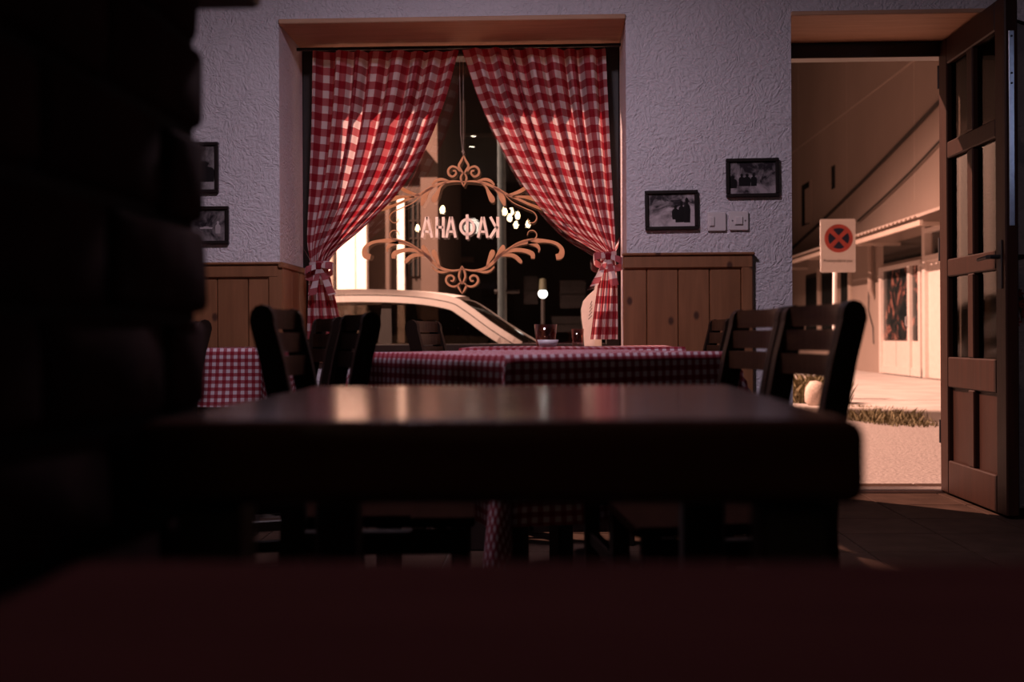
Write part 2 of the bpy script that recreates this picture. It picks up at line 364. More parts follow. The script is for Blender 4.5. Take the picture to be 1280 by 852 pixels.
for z in (0.25, 1.2, 2.1): MB().lathe([(0.0, 0), (0.009, 0), (0.009, 0.12), (0, 0.12)], (0.004 - LT, 0.006, z), 10).build('hinge', m_black, leaf)

# brick partition at the camera's left
BX = -0.430; BYE = 1.40; BH = 0.1125; ZB0 = 0.742 - 6 * BH
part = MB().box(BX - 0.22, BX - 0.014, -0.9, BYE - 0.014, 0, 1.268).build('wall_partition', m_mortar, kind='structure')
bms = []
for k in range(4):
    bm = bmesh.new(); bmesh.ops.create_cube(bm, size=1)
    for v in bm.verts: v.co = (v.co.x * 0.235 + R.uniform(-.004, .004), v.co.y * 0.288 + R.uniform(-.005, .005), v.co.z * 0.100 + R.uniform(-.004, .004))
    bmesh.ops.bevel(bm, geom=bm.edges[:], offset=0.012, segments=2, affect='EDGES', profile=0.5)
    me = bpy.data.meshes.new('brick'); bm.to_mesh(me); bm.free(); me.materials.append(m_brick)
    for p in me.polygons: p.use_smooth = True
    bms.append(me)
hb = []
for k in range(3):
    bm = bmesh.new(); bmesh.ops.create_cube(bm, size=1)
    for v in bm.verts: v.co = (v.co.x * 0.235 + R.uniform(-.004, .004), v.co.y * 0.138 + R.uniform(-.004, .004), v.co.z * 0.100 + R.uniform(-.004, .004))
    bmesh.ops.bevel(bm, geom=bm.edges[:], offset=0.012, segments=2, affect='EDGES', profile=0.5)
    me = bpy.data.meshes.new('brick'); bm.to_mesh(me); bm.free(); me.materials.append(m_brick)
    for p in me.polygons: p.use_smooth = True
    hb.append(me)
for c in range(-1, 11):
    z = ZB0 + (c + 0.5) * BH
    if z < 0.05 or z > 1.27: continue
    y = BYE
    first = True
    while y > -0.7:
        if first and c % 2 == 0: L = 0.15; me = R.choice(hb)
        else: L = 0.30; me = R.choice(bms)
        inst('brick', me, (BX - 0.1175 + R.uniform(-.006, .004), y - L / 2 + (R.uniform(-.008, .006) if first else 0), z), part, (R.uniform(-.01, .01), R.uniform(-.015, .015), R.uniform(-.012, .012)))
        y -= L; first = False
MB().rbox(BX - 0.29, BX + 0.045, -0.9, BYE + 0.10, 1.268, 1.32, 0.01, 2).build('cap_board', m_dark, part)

# ------------------------------------------------------------------ foreground table and the low table the camera looks over
def table(name, cx, cy, w, d, ztop, thick, rz, label, edge=0.012, leg=0.065, inset=0.03, mt=None, apron=True, group=None):
    t = empty(name, (cx, cy, 0), rz, label, 'table', group)
    MB().rbox(-w / 2, w / 2, -d / 2, d / 2, ztop - thick, ztop, edge, 4).build('table_top', mt or m_table, t, smooth=False)
    for sx in (-1, 1):
        for sy in (-1, 1):
            x = sx * (w / 2 - inset - leg / 2); y = sy * (d / 2 - inset - leg / 2)
            MB().rbox(x - leg / 2, x + leg / 2, y - leg / 2, y + leg / 2, 0, ztop - thick, 0.005).build('leg', m_tableleg, t)
    if apron:
        for sy in (-1, 1):
            y = sy * (d / 2 - inset - leg / 2)
            MB().rbox(-w / 2 + inset + leg, w / 2 - inset - leg, y - 0.012, y + 0.012, ztop - thick - 0.06, ztop - thick, 0.003).build('apron', m_tableleg, t)
        for sx in (-1, 1):
            x = sx * (w / 2 - inset - leg / 2)
            MB().rbox(x - 0.012, x + 0.012, -d / 2 + inset + leg, d / 2 - inset - leg, ztop - thick - 0.06, ztop - thick, 0.003).build('apron', m_tableleg, t)
    return t
table('dining_table', -0.053, 1.46, 0.70, 0.78, 0.750, 0.082, 0, 'bare dark lacquered wooden table with thick rounded top beside brick partition', 0.018, apron=False)
table('low_table', 0.02, 0.30, 0.66, 0.86, 0.686, 0.04, 0, 'bare dark brown table lower than the thick-topped table it stands before', 0.01, mt=m_low)

# ------------------------------------------------------------------ cloth-covered tables
def cloth(name, cx, cy, a, b, ztop, drop, rz, label, seed, flare=0.05, n=70):
    rr = random.Random(seed); ph = [rr.uniform(0, 6.28) for _ in range(8)]
    ca, cb = a + drop, b + drop
    def pos(s, t):
        ds = abs(s) - a; dt = abs(t) - b; ss = 1 if s > 0 else -1; tt = 1 if t > 0 else -1
        if ds <= 0 and dt <= 0: return (s, t, ztop + 0.0015 * math.sin(9 * s + ph[0]) * math.sin(8 * t + ph[1]))
        if ds > 0 and dt <= 0:
            k = ds / drop; o = 0.006 + k * (0.012 + 0.022 * math.sin(11 * t + ph[2] + ss) * k + 0.012 * math.sin(23 * t + ph[3]))
            return (ss * (a + o), t, ztop - ds * 0.995)
        if dt > 0 and ds <= 0:
            k = dt / drop; o = 0.006 + k * (0.012 + 0.022 * math.sin(11 * s + ph[4] + tt) * k + 0.012 * math.sin(23 * s + ph[5]))
            return (s, tt * (b + o), ztop - dt * 0.995)
        r = math.hypot(ds, dt); th = math.atan2(dt, ds); w = math.sin(2 * th)
        rho = r * (0.03 + 0.30 * w ** 3)
        dx, dy = math.cos(th), math.sin(th)
        kx = ds / drop; ky = dt / drop
        return (ss * (a + 0.006 + rho * dx + 0.012 * min(1, r / drop) * dx), tt * (b + 0.006 + rho * dy + 0.012 * min(1, r / drop) * dy), ztop - math.sqrt(max(r * r - rho * rho, 0)) * 0.99)
    def axis(h, c, m_):
        k = max(8, int(drop / 0.022)); pts = [-c + (c - h) * i / k for i in range(k)] + [-h + 2 * h * i / m_ for i in range(m_ + 1)] + [h + (c - h) * (i + 1) / k for i in range(k)]
        return pts
    su, sv = axis(a, ca, 30), axis(b, cb, 30)
    m = MB(); nu, nv = len(su) - 1, len(sv) - 1
    m.grid(lambda u, v: pos(su[round(u * nu)], sv[round(v * nv)]), nu, nv, lambda u, v: (su[round(u * nu)] + 3.003, sv[round(v * nv)] + 3.01))
    o = m.build(name, m_cloth, smooth=True, label=label, cat='tablecloth'); o.location = (cx, cy, 0); o.rotation_euler = (0, 0, rz)
    return o
PHI = math.radians(37); SD = 0.84
Nc = Vector((-0.122, 2.95)); u1 = Vector((math.cos(PHI), math.sin(PHI))); u2 = Vector((-math.sin(PHI), math.cos(PHI)))
mc = Nc + (u1 + u2) * SD / 2
table('cloth_table', mc.x, mc.y, SD - 0.02, SD - 0.02, 0.776, 0.03, PHI, 'square wooden table set cornerwise under a long red checked cloth', 0.006)
cloth('tablecloth', mc.x, mc.y, SD / 2, SD / 2, 0.781, 0.46, PHI, 'long red and white checked tablecloth with hanging pointed corner behind the bare table', 3)
table('cloth_table', 0.075, 4.70, 0.85, 0.74, 0.780, 0.03, 0, 'wooden table under short checked cloth carrying glasses by the window', 0.006)
cloth('tablecloth', 0.075, 4.70, 0.432, 0.377, 0.785, 0.22, 0, 'short red checked tablecloth under the glasses by the window', 5)
table('cloth_table', -1.60, 4.98, 0.78, 0.70, 0.780, 0.03, 0, 'wooden table under checked cloth against pine panelling beside framed photographs', 0.006)
cloth('tablecloth', -1.60, 4.98, 0.397, 0.357, 0.785, 0.24, 0, 'red checked tablecloth in front of the knotty pine panelling below framed photographs', 9)

# ------------------------------------------------------------------ ladder-back chairs
def make_chair(label):
    t = empty('wooden_chair', (0, 0, 0), 0, label, 'chair', 'ladder-back chairs')
    w = 0.40; z0 = 0.45
    for s in (-1, 1):
        y = s * (w / 2 - 0.016)
        path = [(0.015, 0), (0.045, 0.22), (0.062, 0.45), (0.050, 0.62), (0.020, 0.78), (0.0, 0.86)]
        mb = MB(); half = 0.017
        prof = []
        front = [(x + 0.024, z) for x, z in path]; back = [(x - 0.026, z) for x, z in path]
        arc = [(0.0 - 0.001 + 0.025 * math.cos(a), 0.868 + 0.03 * math.sin(a)) for a in [PI * k / 6 for k in range(7)]]
        mb.prism(front + arc + back[::-1], y - half, y + half)
        mb.build('back_post', m_chairz, t)
        MB().rbox(0.385, 0.423, y - 0.019, y + 0.019, 0, 0.445, 0.004).build('leg', m_chairz, t)
        MB().rbox(0.05, 0.40, y - 0.010, y + 0.010, 0.20, 0.235, 0.003).build('stretcher', m_chairz, t)
        MB().rbox(0.07, 0.40, y - 0.012, y + 0.012, 0.38, 0.43, 0.003).build('seat_rail', m_chairz, t)
    for k in range(3):
        za = 0.742 + k * 0.0535; zb = za + 0.046
        def fn(u, v):
            y = -w / 2 + 0.03 + (w - 0.06) * u; xc = 0.03 - (za - 0.742) * 0.22; bow = -0.030 * (1 - (2 * u - 1) ** 2)
            a = 2 * PI * v; cx = 0.008 * (1 if math.cos(a) > 0 else -1); zz = (zb - za) / 2 * (1 if math.sin(a) > 0 else -1)
            return (xc + bow + cx, y, (za + zb) / 2 + zz)
        m = MB(); n = 12; vs = []
        for i in range(n + 1):
            u = i / n; y = -w / 2 + 0.028 + (w - 0.056) * u; xc = 0.03 - (za - 0.742) * 0.22 - 0.030 * (1 - (2 * u - 1) ** 2)
            vs += [(xc - 0.009, y, za), (xc + 0.009, y, za), (xc + 0.007, y, zb), (xc - 0.011, y, zb)]
        fs = [(0, 1, 2, 3), (4 * n + 3, 4 * n + 2, 4 * n + 1, 4 * n)]
        for i in range(n):
            for q in range(4): fs.append((4 * i + q, 4 * i + (q + 1) % 4, 4 * i + 4 + (q + 1) % 4, 4 * i + 4 + q))
        m.add(vs, fs).build('back_slat', m_chair, t)
    MB().rbox(0.045, 0.435, -w / 2 + 0.034, w / 2 - 0.034, 0.430, 0.458, 0.008, 2).build('seat', m_seat, t)
    MB().rbox(0.30, 0.435, -w / 2 - 0.005, w / 2 + 0.005, 0.4455, 0.459, 0.005, 2).build('seat_edge', m_seat, t)
    MB().rbox(0.390, 0.415, -w / 2 + 0.035, w / 2 - 0.035, 0.28, 0.315, 0.003).build('stretcher', m_chairz, t)
    return t
proto = make_chair('')
CH = [  # near back-post, far back-post, seat side (-1 left of picture, +1 right), label
    (P(1068, 400, 2.24), P(988, 400, 2.64), -1, 'dark ladder-back chair turned sideways between the bare table and the open door'),
    (P(980, 400, 2.70), P(926, 400, 3.04), -1, 'dark ladder-back chair beside the pointed checked cloth, between it and the sideways chair'),
    (P(914, 400, 4.48), P(892, 400, 4.88), -1, 'dark ladder-back chair at the window table in front of the panelling below the switches'),
    (P(327, 400, 2.29), P(368, 400, 2.70), 1, 'dark ladder-back chair behind the bare table on the brick side, seat towards the pointed cloth'),
    (P(464, 400, 3.00), P(434, 400, 3.38), -1, 'dark ladder-back chair with its back against the long pointed checked cloth'),
    (P(424, 400, 3.72), P(398, 400, 4.08), -1, 'dark ladder-back chair standing free below the curtain tie near the brick side'),
    (P(514, 400, 4.50), P(546, 400, 4.90), 1, 'dark ladder-back chair pushed under the window table in front of the parked car'),
    (P(256, 400, 4.12), P(244, 400, 4.5), -1, 'dark ladder-back chair in front of the table by the pine panelling'),
]
for i, (a, b, side, lab) in enumerate(CH):
    o = proto if i == 0 else copy_tree(proto)
    mid = (a + b) / 2; d = (b - a); d.z = 0; d.normalize()
    fwd = Vector((d.y, -d.x, 0)) * (1 if (d.y * side) > 0 else -1)
    o.location = (mid.x, mid.y, 0); o.rotation_euler = (0, 0, math.atan2(fwd.y, fwd.x)); o['label'] = lab

# ------------------------------------------------------------------ curtains
def interp(tab, y):
    if y <= tab[0][0]: return tab[0][1]
    for k in range(len(tab) - 1):
        y0, v0 = tab[k]; y1, v1 = tab[k + 1]
        if y <= y1:
            p0 = tab[k - 1] if k > 0 else (2 * y0 - y1, 2 * v0 - v1); p3 = tab[k + 2] if k + 2 < len(tab) else (2 * y1 - y0, 2 * v1 - v0)
            m0 = (v1 - p0[1]) / (y1 - p0[0]) * (y1 - y0); m1 = (p3[1] - v0) / (p3[0] - y0) * (y1 - y0)
            t = (y - y0) / (y1 - y0)
            return (2 * t ** 3 - 3 * t * t + 1) * v0 + (t ** 3 - 2 * t * t + t) * m0 + (-2 * t ** 3 + 3 * t * t) * v1 + (t ** 3 - t * t) * m1
    return tab[-1][1]
YC = 5.84
def curtain(outer, inner, ytie, yhem, label, seed, side):
    rr = random.Random(seed); NU, NV = 150, 110
    y0 = outer[0][0]; nf = 7.5; ph = [rr.uniform(0, 6.28) for _ in range(6)]
    pts = []
    for j in range(NV + 1):
        py = y0 + (yhem - y0) * j / NV; xo, xi = interp(outer, py), interp(inner, py); row = []
        wl = abs(P(xi, py, YC).x - P(xo, py, YC).x) / nf
        A = min(0.036, 0.42 * wl)
        for i in range(NU + 1):
            u = i / NU; uu = u + 0.018 * math.sin(2 * PI * 2.3 * u + ph[0]) + 0.009 * math.sin(2 * PI * 5.1 * u + ph[1] + py * 0.006)
            c = P(xo + (xi - xo) * u, py, YC)
            off = A * (math.sin(2 * PI * nf * uu + ph[2]) + 0.35 * math.sin(2 * PI * nf * 2.1 * uu + ph[3]) + 0.5 * math.sin(2 * PI * nf * 0.37 * uu + ph[4]))
            q = min(1, j / 5); off *= 0.55 + 0.45 * q
            row.append(Vector((c.x, YC + off, c.z)))
        pts.append(row)
    topw = (P(inner[0][1], y0, YC).x - P(outer[0][1], y0, YC).x); WCL = abs(topw) * 1.22
    V = [[0.0] * (NU + 1)]
    for j in range(1, NV + 1): V.append([V[-1][i] + (Vector((pts[j][i].x, 0, pts[j][i].z)) - Vector((pts[j - 1][i].x, 0, pts[j - 1][i].z))).length for i in range(NU + 1)])
    jt = round((ytie - y0) / (yhem - y0) * NV)      # below the tie the weave hangs level again
    def cuv(u, v):
        i, j = round(u * NU), round(v * NV)
        if j <= jt: return (i / NU * WCL + 5.015, V[j][i] + 2.0)
        return (i / NU * 0.30 + 5.015, V[jt][NU // 2] + (pts[jt][NU // 2].z - pts[j][i].z) + 2.0)
    m = MB(); m.grid(lambda u, v: pts[round(v * NV)][round(u * NU)], NU, NV, cuv)
    cu = m.build('curtain', m_curtain, smooth=True, label=label, cat='curtain')
    def ribbon(name, path, w, wdir, tw=0.0):
        pa = [Vector(p) for p in path]; n = len(pa); mm = MB(); L = [0.0]
        for a, b in zip(pa, pa[1:]): L.append(L[-1] + (b - a).length)
        ws = w if hasattr(w, '__len__') else [w] * n
        vs = []
        for k, p in enumerate(pa):
            wd = Vector(wdir[k] if isinstance(wdir[0], (tuple, Vector)) else wdir).normalized()
            for e in (-1, 0, 1): vs.append(p + wd * ws[k] / 2 * e + Vector((0, -0.004 * (e == 0), 0)))
        fs = []
        for k in range(n - 1):
            for e in range(2): fs.append((3 * k + e, 3 * k + e + 1, 3 * k + e + 4, 3 * k + e + 3))
        mm.add(vs, fs)
        for k in range(n):
            for e in range(3): mm.uv[3 * k + e] = (L[k] + 1.0, (e - 1) * ws[k] / 2 + 1.02)
        return mm.build(name, m_curtain, cu, smooth=True)
    xo, xi = interp(outer, ytie), interp(inner, ytie); c = P((xo + xi) / 2, ytie, YC); rx = abs(P(xi, ytie, YC).x - P(xo, ytie, YC).x) / 2 + 0.006
    ring = [(c.x + rx * math.cos(a), YC - 0.028 * math.sin(a) - 0.004, c.z + 0.004 * math.cos(a)) for a in [2 * PI * k / 20 for k in range(21)]]
    ribbon('tie_band', ring, 0.045, (0, 0, 1))
    s = side
    fx = (WX0 + 0.01) if s < 0 else (WX1 - 0.012)
    ribbon('tie_strap', [(c.x + s * rx * 0.6, YC - 0.015, c.z), (c.x + s * rx * 1.0, YC + 0.01, c.z + 0.035), (fx, YF - 0.06, c.z + 0.095)], 0.035, (s * 0.5, 0, 0.8))
    k0 = Vector((c.x - s * rx * 0.1, YC - 0.04, c.z - 0.005))
    for dx, dz in ((-s * 1.0, 0.2), (s * 1.0, -0.35)):
        lp = [k0 + Vector((dx * 0.075 * math.sin(a) , -0.022 * math.sin(2 * a), dz * 0.05 * math.sin(a) - 0.028 * (1 - math.cos(a)) * math.sin(a / 2))) for a in [PI * k / 10 for k in range(11)]]
        ribbon('bow_loop', lp, [0.018 + 0.03 * math.sin(PI * k / 10) for k in range(11)], (0, 0.35, 1))
    for dx in (-s * 0.045, s * 0.02):
        tp = [k0 + Vector((dx * t * 1.6, -0.012 + 0.01 * math.sin(5 * t), -0.15 * t)) for t in [k / 6 for k in range(7)]]
        ribbon('bow_tail', tp, [0.02 + 0.025 * k / 6 for k in range(7)], (1, 0, 0.2))
    MB().rbox(k0.x - 0.016, k0.x + 0.016, k0.y - 0.016, k0.y + 0.012, k0.z - 0.018, k0.z + 0.018, 0.009, 2).build('bow_knot', m_curtain, cu, smooth=True)
    return cu
curtain([(64, 391), (150, 390), (230, 387), (300, 384), (332, 388), (348, 386), (400, 384), (424, 383)],
        [(64, 574), (130, 556), (195, 529), (245, 496), (288, 452), (315, 420), (332, 411), (348, 414), (400, 426), (424, 430)], 332, 424,
        'red and white checked curtain tied back beside the panelling that turns into the window reveal', 4, -1)
curtain([(61, 757), (130, 760), (230, 765), (300, 769), (320, 769), (338, 771), (385, 772), (424, 772)],
        [(61, 577), (120, 597), (180, 625), (240, 660), (288, 703), (312, 741), (320, 752), (338, 750), (385, 743), (424, 738)], 320, 424,
        'red and white checked curtain tied back beside the light switches', 11, 1)
MB().tube([(WX0 + 0.0, YC, WZ1 - 0.035), (WX1, YC, WZ1 - 0.035)], 0.009, 10).build('curtain_rod', m_frame, label='thin dark rod carrying both checked curtains under the soffit', cat='curtain rod')

# ------------------------------------------------------------------ hanging sign in the window
YS = 5.975
sign = empty('hanging_sign', P(578, 365, YS), 0, 'tan scrollwork with white mirrored lettering hung on cords in the window', 'sign')
SO = sign.location.copy()
def sp(px, py): 
    q = P(px, py, YS); return (q.x - SO.x, q.z - SO.z)
def smooth_path(pts, n=8):
    out = []
    for k in range(len(pts) - 1):
        p0 = pts[max(k - 1, 0)]; p1 = pts[k]; p2 = pts[k + 1]; p3 = pts[min(k + 2, len(pts) - 1)]
        for i in range(n):
            t = i / n
            out.append(tuple(0.5 * (2 * p1[d] + (p2[d] - p0[d]) * t + (2 * p0[d] - 5 * p1[d] + 4 * p2[d] - p3[d]) * t * t + (3 * p1[d] - p0[d] - 3 * p2[d] + p3[d]) * t ** 3) for d in range(len(pts[0]))))
    out.append(tuple(pts[-1])); return out
YT = 0.0015
def stroke(mb, pts, n=6):          # pts: (px, py, width px)
    q = smooth_path(pts, n); c = [(sp(a, b), w) for a, b, w in q]; k = len(c); vs = []
    for i, ((x, z), w) in enumerate(c):
        (xa, za), (xb, zb) = c[max(i - 1, 0)][0], c[min(i + 1, k - 1)][0]; dx, dz = xb - xa, zb - za; l = math.hypot(dx, dz) or 1
        hw = max(w, 0.3) * YS / FPX / 2; nx, nz = -dz / l * hw, dx / l * hw
        vs += [(x + nx, -YT, z + nz), (x - nx, -YT, z - nz), (x - nx, YT, z - nz), (x + nx, YT, z + nz)]
    fs = [(0, 1, 2, 3), (4 * k - 1, 4 * k - 2, 4 * k - 3, 4 * k - 4)]
    for i in range(k - 1):
        for e in range(4): fs.append((4 * i + e, 4 * i + 4 + e, 4 * i + 4 + (e + 1) % 4, 4 * i + (e + 1) % 4))
    mb.add(vs, fs)
def spiral(cx, cy, r0, r1, a0, turns, w, d=1):
    n = 14; return [(cx + (r0 + (r1 - r0) * k / n) * math.cos(a0 + d * 2 * PI * turns * k / n), cy + (r0 + (r1 - r0) * k / n) * math.sin(a0 + d * 2 * PI * turns * k / n), w) for k in range(n + 1)]
orn = []
for mir in (1, -1):
    def X(pts, c=579): return [(c + (x - c) * mir, y, w) for x, y, w in pts]
    orn += [
        ('vine', X([(579, 227, 1.5), (592, 226.5, 2.4), (606, 229, 3.2), (620, 235, 3.4), (634, 243, 3.0), (648, 249, 3.0), (664, 256, 3.2), (682, 262, 4.0), (694, 262, 1.0)])),
        ('leaf', X([(600, 227.5, 1.5), (607, 233, 2.4), (611, 241, 5.0), (615, 249, 7.5), (616.5, 253, 3.0)])),
        ('leaf', X([(596, 226, 1.0), (606, 224, 3.6), (613, 226, 3.5), (618, 231, 2.5)])),
        ('leaf', X([(617, 234, 2.0), (624, 240, 5.5), (628, 248, 7.5), (631, 257, 3.0)])),
        ('leaf', X([(634, 244, 2.0), (645, 241, 4.0), (655, 236, 4.5), (662, 230, 1.0)])),
        ('leaf', X([(640, 246, 1.5), (655, 246, 3.5), (672, 249, 6.5), (690, 252, 1.0)])),
        ('tendril', X([(628, 240, 0.8), (640, 252, 1.2), (656, 260, 1.2), (667, 265, 1.3), (671, 272, 1.3), (667, 278, 1.2), (661, 277, 1.0), (660, 273, 0.8)])),
        ('tendril', X([(659, 294, 0.8), (661, 289, 1.0), (667, 288, 1.3), (671, 293, 1.3), (667, 299, 1.4), (652, 303, 1.2), (640, 309, 1.0), (631, 316, 0.8)])),
        ('vine', X([(579, 336, 1.5), (592, 338, 2.5), (604, 336, 3.5), (614, 330, 4.0), (624, 320, 3.6), (636, 311, 3.0), (650, 304, 5.0), (666, 301, 6.5), (682, 301, 4.0), (695, 304, 4.0), (702, 311, 5.5), (701, 319, 8.0), (695, 321, 7.0)])),
        ('leaf', X([(608, 334, 1.5), (611, 326, 4.0), (615, 317, 7.0), (616, 312, 3.5)])),
        ('leaf', X([(618, 327, 2.0), (623, 319, 6.0), (628, 311, 7.0), (629, 306, 2.5)])),
        ('leaf', X([(624, 320, 1.5), (634, 318.5, 4.0), (643, 320, 5.0), (650, 326, 5.0), (651, 329, 2.0)])),
        ('leaf', X([(630, 317, 1.5), (642, 312.5, 4.5), (655, 313, 5.0), (665, 317, 6.0), (666, 323, 4.5)])),
        ('leaf', X([(660, 303, 4.0), (670, 306, 5.0), (674, 311, 3.0), (673, 315, 0.8)])),
        ('leaf', X([(596, 339, 1.0), (606, 340, 3.0), (613, 338, 2.6), (618, 333, 1.5)])),
        ('scroll', X([(584, 214, 2.0), (588, 209.5, 2.4), (594, 208, 2.6), (598.5, 212, 2.7), (598, 218, 2.7), (593, 220.5, 2.6), (589, 217, 2.4), (590, 213.5, 2.2), (593, 213.5, 1.8)], 579.5)),
        ('scroll', X([(582, 356, 2.0), (588, 358, 2.4), (594, 356, 2.6), (597.5, 351, 2.7), (596, 345.5, 2.7), (591, 344, 2.5), (587.5, 347, 2.4), (589, 351, 2.2), (592, 350.5, 1.8)], 577.5)),
        ('finial', X([(579.5, 194, 1.0), (582, 200, 2.6), (585.5, 207, 2.8), (582.5, 213, 2.6), (579.5, 217, 1.5)], 579.5)),
        ('finial', X([(579.5, 215, 1.5), (583, 221, 2.4), (582, 227, 2.4), (579.5, 233, 1.0)], 579.5)),
        ('finial', X([(577.5, 332, 1.0), (580, 338, 2.4), (581.5, 345, 2.4), (579.5, 351, 2.2), (577.5, 355, 1.2)], 577.5)),
        ('finial', X([(577.5, 352, 1.2), (582.5, 356, 2.2), (581, 361, 2.2), (577.5, 367, 0.8)], 577.5)),
    ]
for i, (nm, pts) in enumerate(orn):
    mb = MB(); stroke(mb, pts); o = mb.build(nm, m_sticker, sign); o.location.y = 0.0002 * (i % 5)
def bar(mb, p, q, w):
    (x0, z0), (x1, z1) = sp(*p), sp(*q); dx, dz = x1 - x0, z1 - z0; l = math.hypot(dx, dz); hw = w * YS / FPX / 2; nx, nz = -dz / l * hw, dx / l * hw
    mb.prism([(x0 + nx, z0 + nz), (x1 + nx, z1 + nz), (x1 - nx, z1 - nz), (x0 - nx, z0 - nz)], -0.004, -0.001)
def letterA(x0, x1, t, b):
    mb = MB(); c = (x0 + x1) / 2; bar(mb, (x0 + 1.6, b), (c - 0.6, t), 3.4); bar(mb, (x1 - 1.6, b), (c + 0.6, t), 3.4); bar(mb, (x0 + 4, b - 7.5), (x1 - 4, b - 7.5), 3.0); return mb
T, B = 271, 297
letterA(526, 541.5, T, B).build('letter', m_letter, sign)
mb = MB(); bar(mb, (546, T), (546, B), 3.6); bar(mb, (554.2, T), (554.2, B), 3.6); bar(mb, (546, 284), (554, 284), 3.2); mb.build('letter', m_letter, sign)
letterA(556.5, 571, T, B).build('letter', m_letter, sign)
mb = MB(); stroke(mb, [(584 + 8.3 * math.cos(a), 283.5 + 9.3 * math.sin(a), 3.4) for a in [2 * PI * k / 16 for k in range(17)]], 3); bar(mb, (584, 268), (584, 299), 3.6); mb.build('letter', m_letter, sign)
letterA(596, 611, T, B).build('letter', m_letter, sign)
mb = MB(); bar(mb, (622.3, T), (622.3, B), 3.6); bar(mb, (612.5, B), (621.5, 283), 3.6); bar(mb, (613, T), (620, 284), 3.4); mb.build('letter', m_letter, sign)
top = WZ1 - 0.05 - SO.z
for px, dx in ((579, 0.0), (574.5, 0.018)):
    x, z = sp(579, 195); xt, _ = sp(px, 80)
    MB().tube([(x, 0, z), ((x + xt) / 2 - dx * 0.3, 0, z + 0.12), (xt, 0, top)], 0.0011, 5).build('cord', m_wire, sign)
x, z = sp(579, 190); MB().tube([(x - 0.008, 0, z), (x, -0.003, z + 0.012), (x + 0.006, 0, z), (x, 0.003, z - 0.01)], 0.002, 5).build('knot', m_wire, sign)

# ------------------------------------------------------------------ framed photographs, switches, small things on the wall
m_pic = [M_photo('old_photo_a', 9, 1.0, (0.03, 0.025, 0.03), (0.50, 0.43, 0.45), 1.3), M_photo('old_photo_b', 13, 0.6, (0.025, 0.02, 0.025), (0.34, 0.29, 0.31), 4.1),
         M_photo('old_photo_c', 8, 0.4, (0.05, 0.04, 0.04), (0.30, 0.27, 0.28), 7.7), M_photo('old_photo_d', 10, 0.9, (0.02, 0.016, 0.02), (0.22, 0.19, 0.20), 2.2)]
m_pframe = M_plain('photo_frame_black', (0.014, 0.009, 0.009), rough=0.35)
def picture(px0, px1, py0, py1, mt, label, rot=0.0, fw=0.017, figs=()):
    a, b = P(px0, py1, YW), P(px1, py0, YW); c = (a + b) / 2; w, h = (b.x - a.x) / 2, (b.z - a.z) / 2
    t = empty('framed_photograph', (c.x, YW - 0.008, c.z), 0, label, 'picture', 'old photographs on the plaster wall'); t.rotation_euler = (0, rot, 0)
    MB().rbox(-w, w, -0.016, 0.006, h - fw, h, 0.003).build('frame_side', m_pframe, t); MB().rbox(-w, w, -0.016, 0.006, -h, -h + fw, 0.003).build('frame_side', m_pframe, t)
    MB().rbox(-w, -w + fw, -0.016, 0.006, -h + fw, h - fw, 0.003).build('frame_side', m_pframe, t); MB().rbox(w - fw, w, -0.016, 0.006, -h + fw, h - fw, 0.003).build('frame_side', m_pframe, t)
    pr = MB().box(-w + fw, w - fw, -0.004, 0.004, -h + fw, h - fw).build('photo_print', mt, t)
    for (fx, fz, r, hh, mm) in figs:
        fo = MB().tube([(0, 0, -hh), (0, 0, 0), (0, 0, hh * 0.35), (0, 0, hh * 0.5), (0, 0, hh * 0.8), (0, 0, hh)], [r, r * 1.15, r * 0.9, r * 0.35, r * 0.55, r * 0.2], 10, True).build('printed_figure', mm, pr)
        fo.location = (fx * w, -0.0041, fz * h); fo.scale = (1, 0.02, 1)
    return t
m_figd = M_plain('print_dark', (0.012, 0.010, 0.012), rough=0.3); m_figl = M_plain('print_pale', (0.42, 0.37, 0.38), rough=0.3)
picture(806, 872, 238, 288, m_pic[0], 'black-framed old photograph of a dark group, nearest the curtain above the panelling', -0.01, figs=[(0.15, -0.1, 0.016, 0.035, m_figd), (0.38, -0.05, 0.015, 0.05, m_figd), (0.58, 0.0, 0.016, 0.06, m_figd), (0.1, 0.0, 0.007, 0.008, m_figl), (0.3, -0.3, 0.02, 0.03, m_figd)])
picture(907, 973, 198, 247, m_pic[1], 'black-framed old street photograph above the light switches by the doorway', -0.008, figs=[(-0.75, -0.2, 0.02, 0.03, m_figd), (-0.2, -0.1, 0.016, 0.03, m_figd), (0.05, -0.1, 0.014, 0.03, m_figd), (-0.4, -0.1, 0.014, 0.03, m_figd)])
picture(222, 274, 178, 242, m_pic[2], 'black-framed upright portrait photograph half hidden by the brick partition', 0.0, figs=[(0.30, -0.15, 0.05, 0.05, m_figd), (0.32, -0.05, 0.012, 0.018, m_figl)])
picture(206, 287, 258, 306, m_pic[3], 'black-framed dark photograph with pale boat shape below the upright portrait', 0.0, figs=[(0.30, -0.12, 0.03, 0.006, m_figl), (0.66, -0.1, 0.012, 0.03, m_figl)])
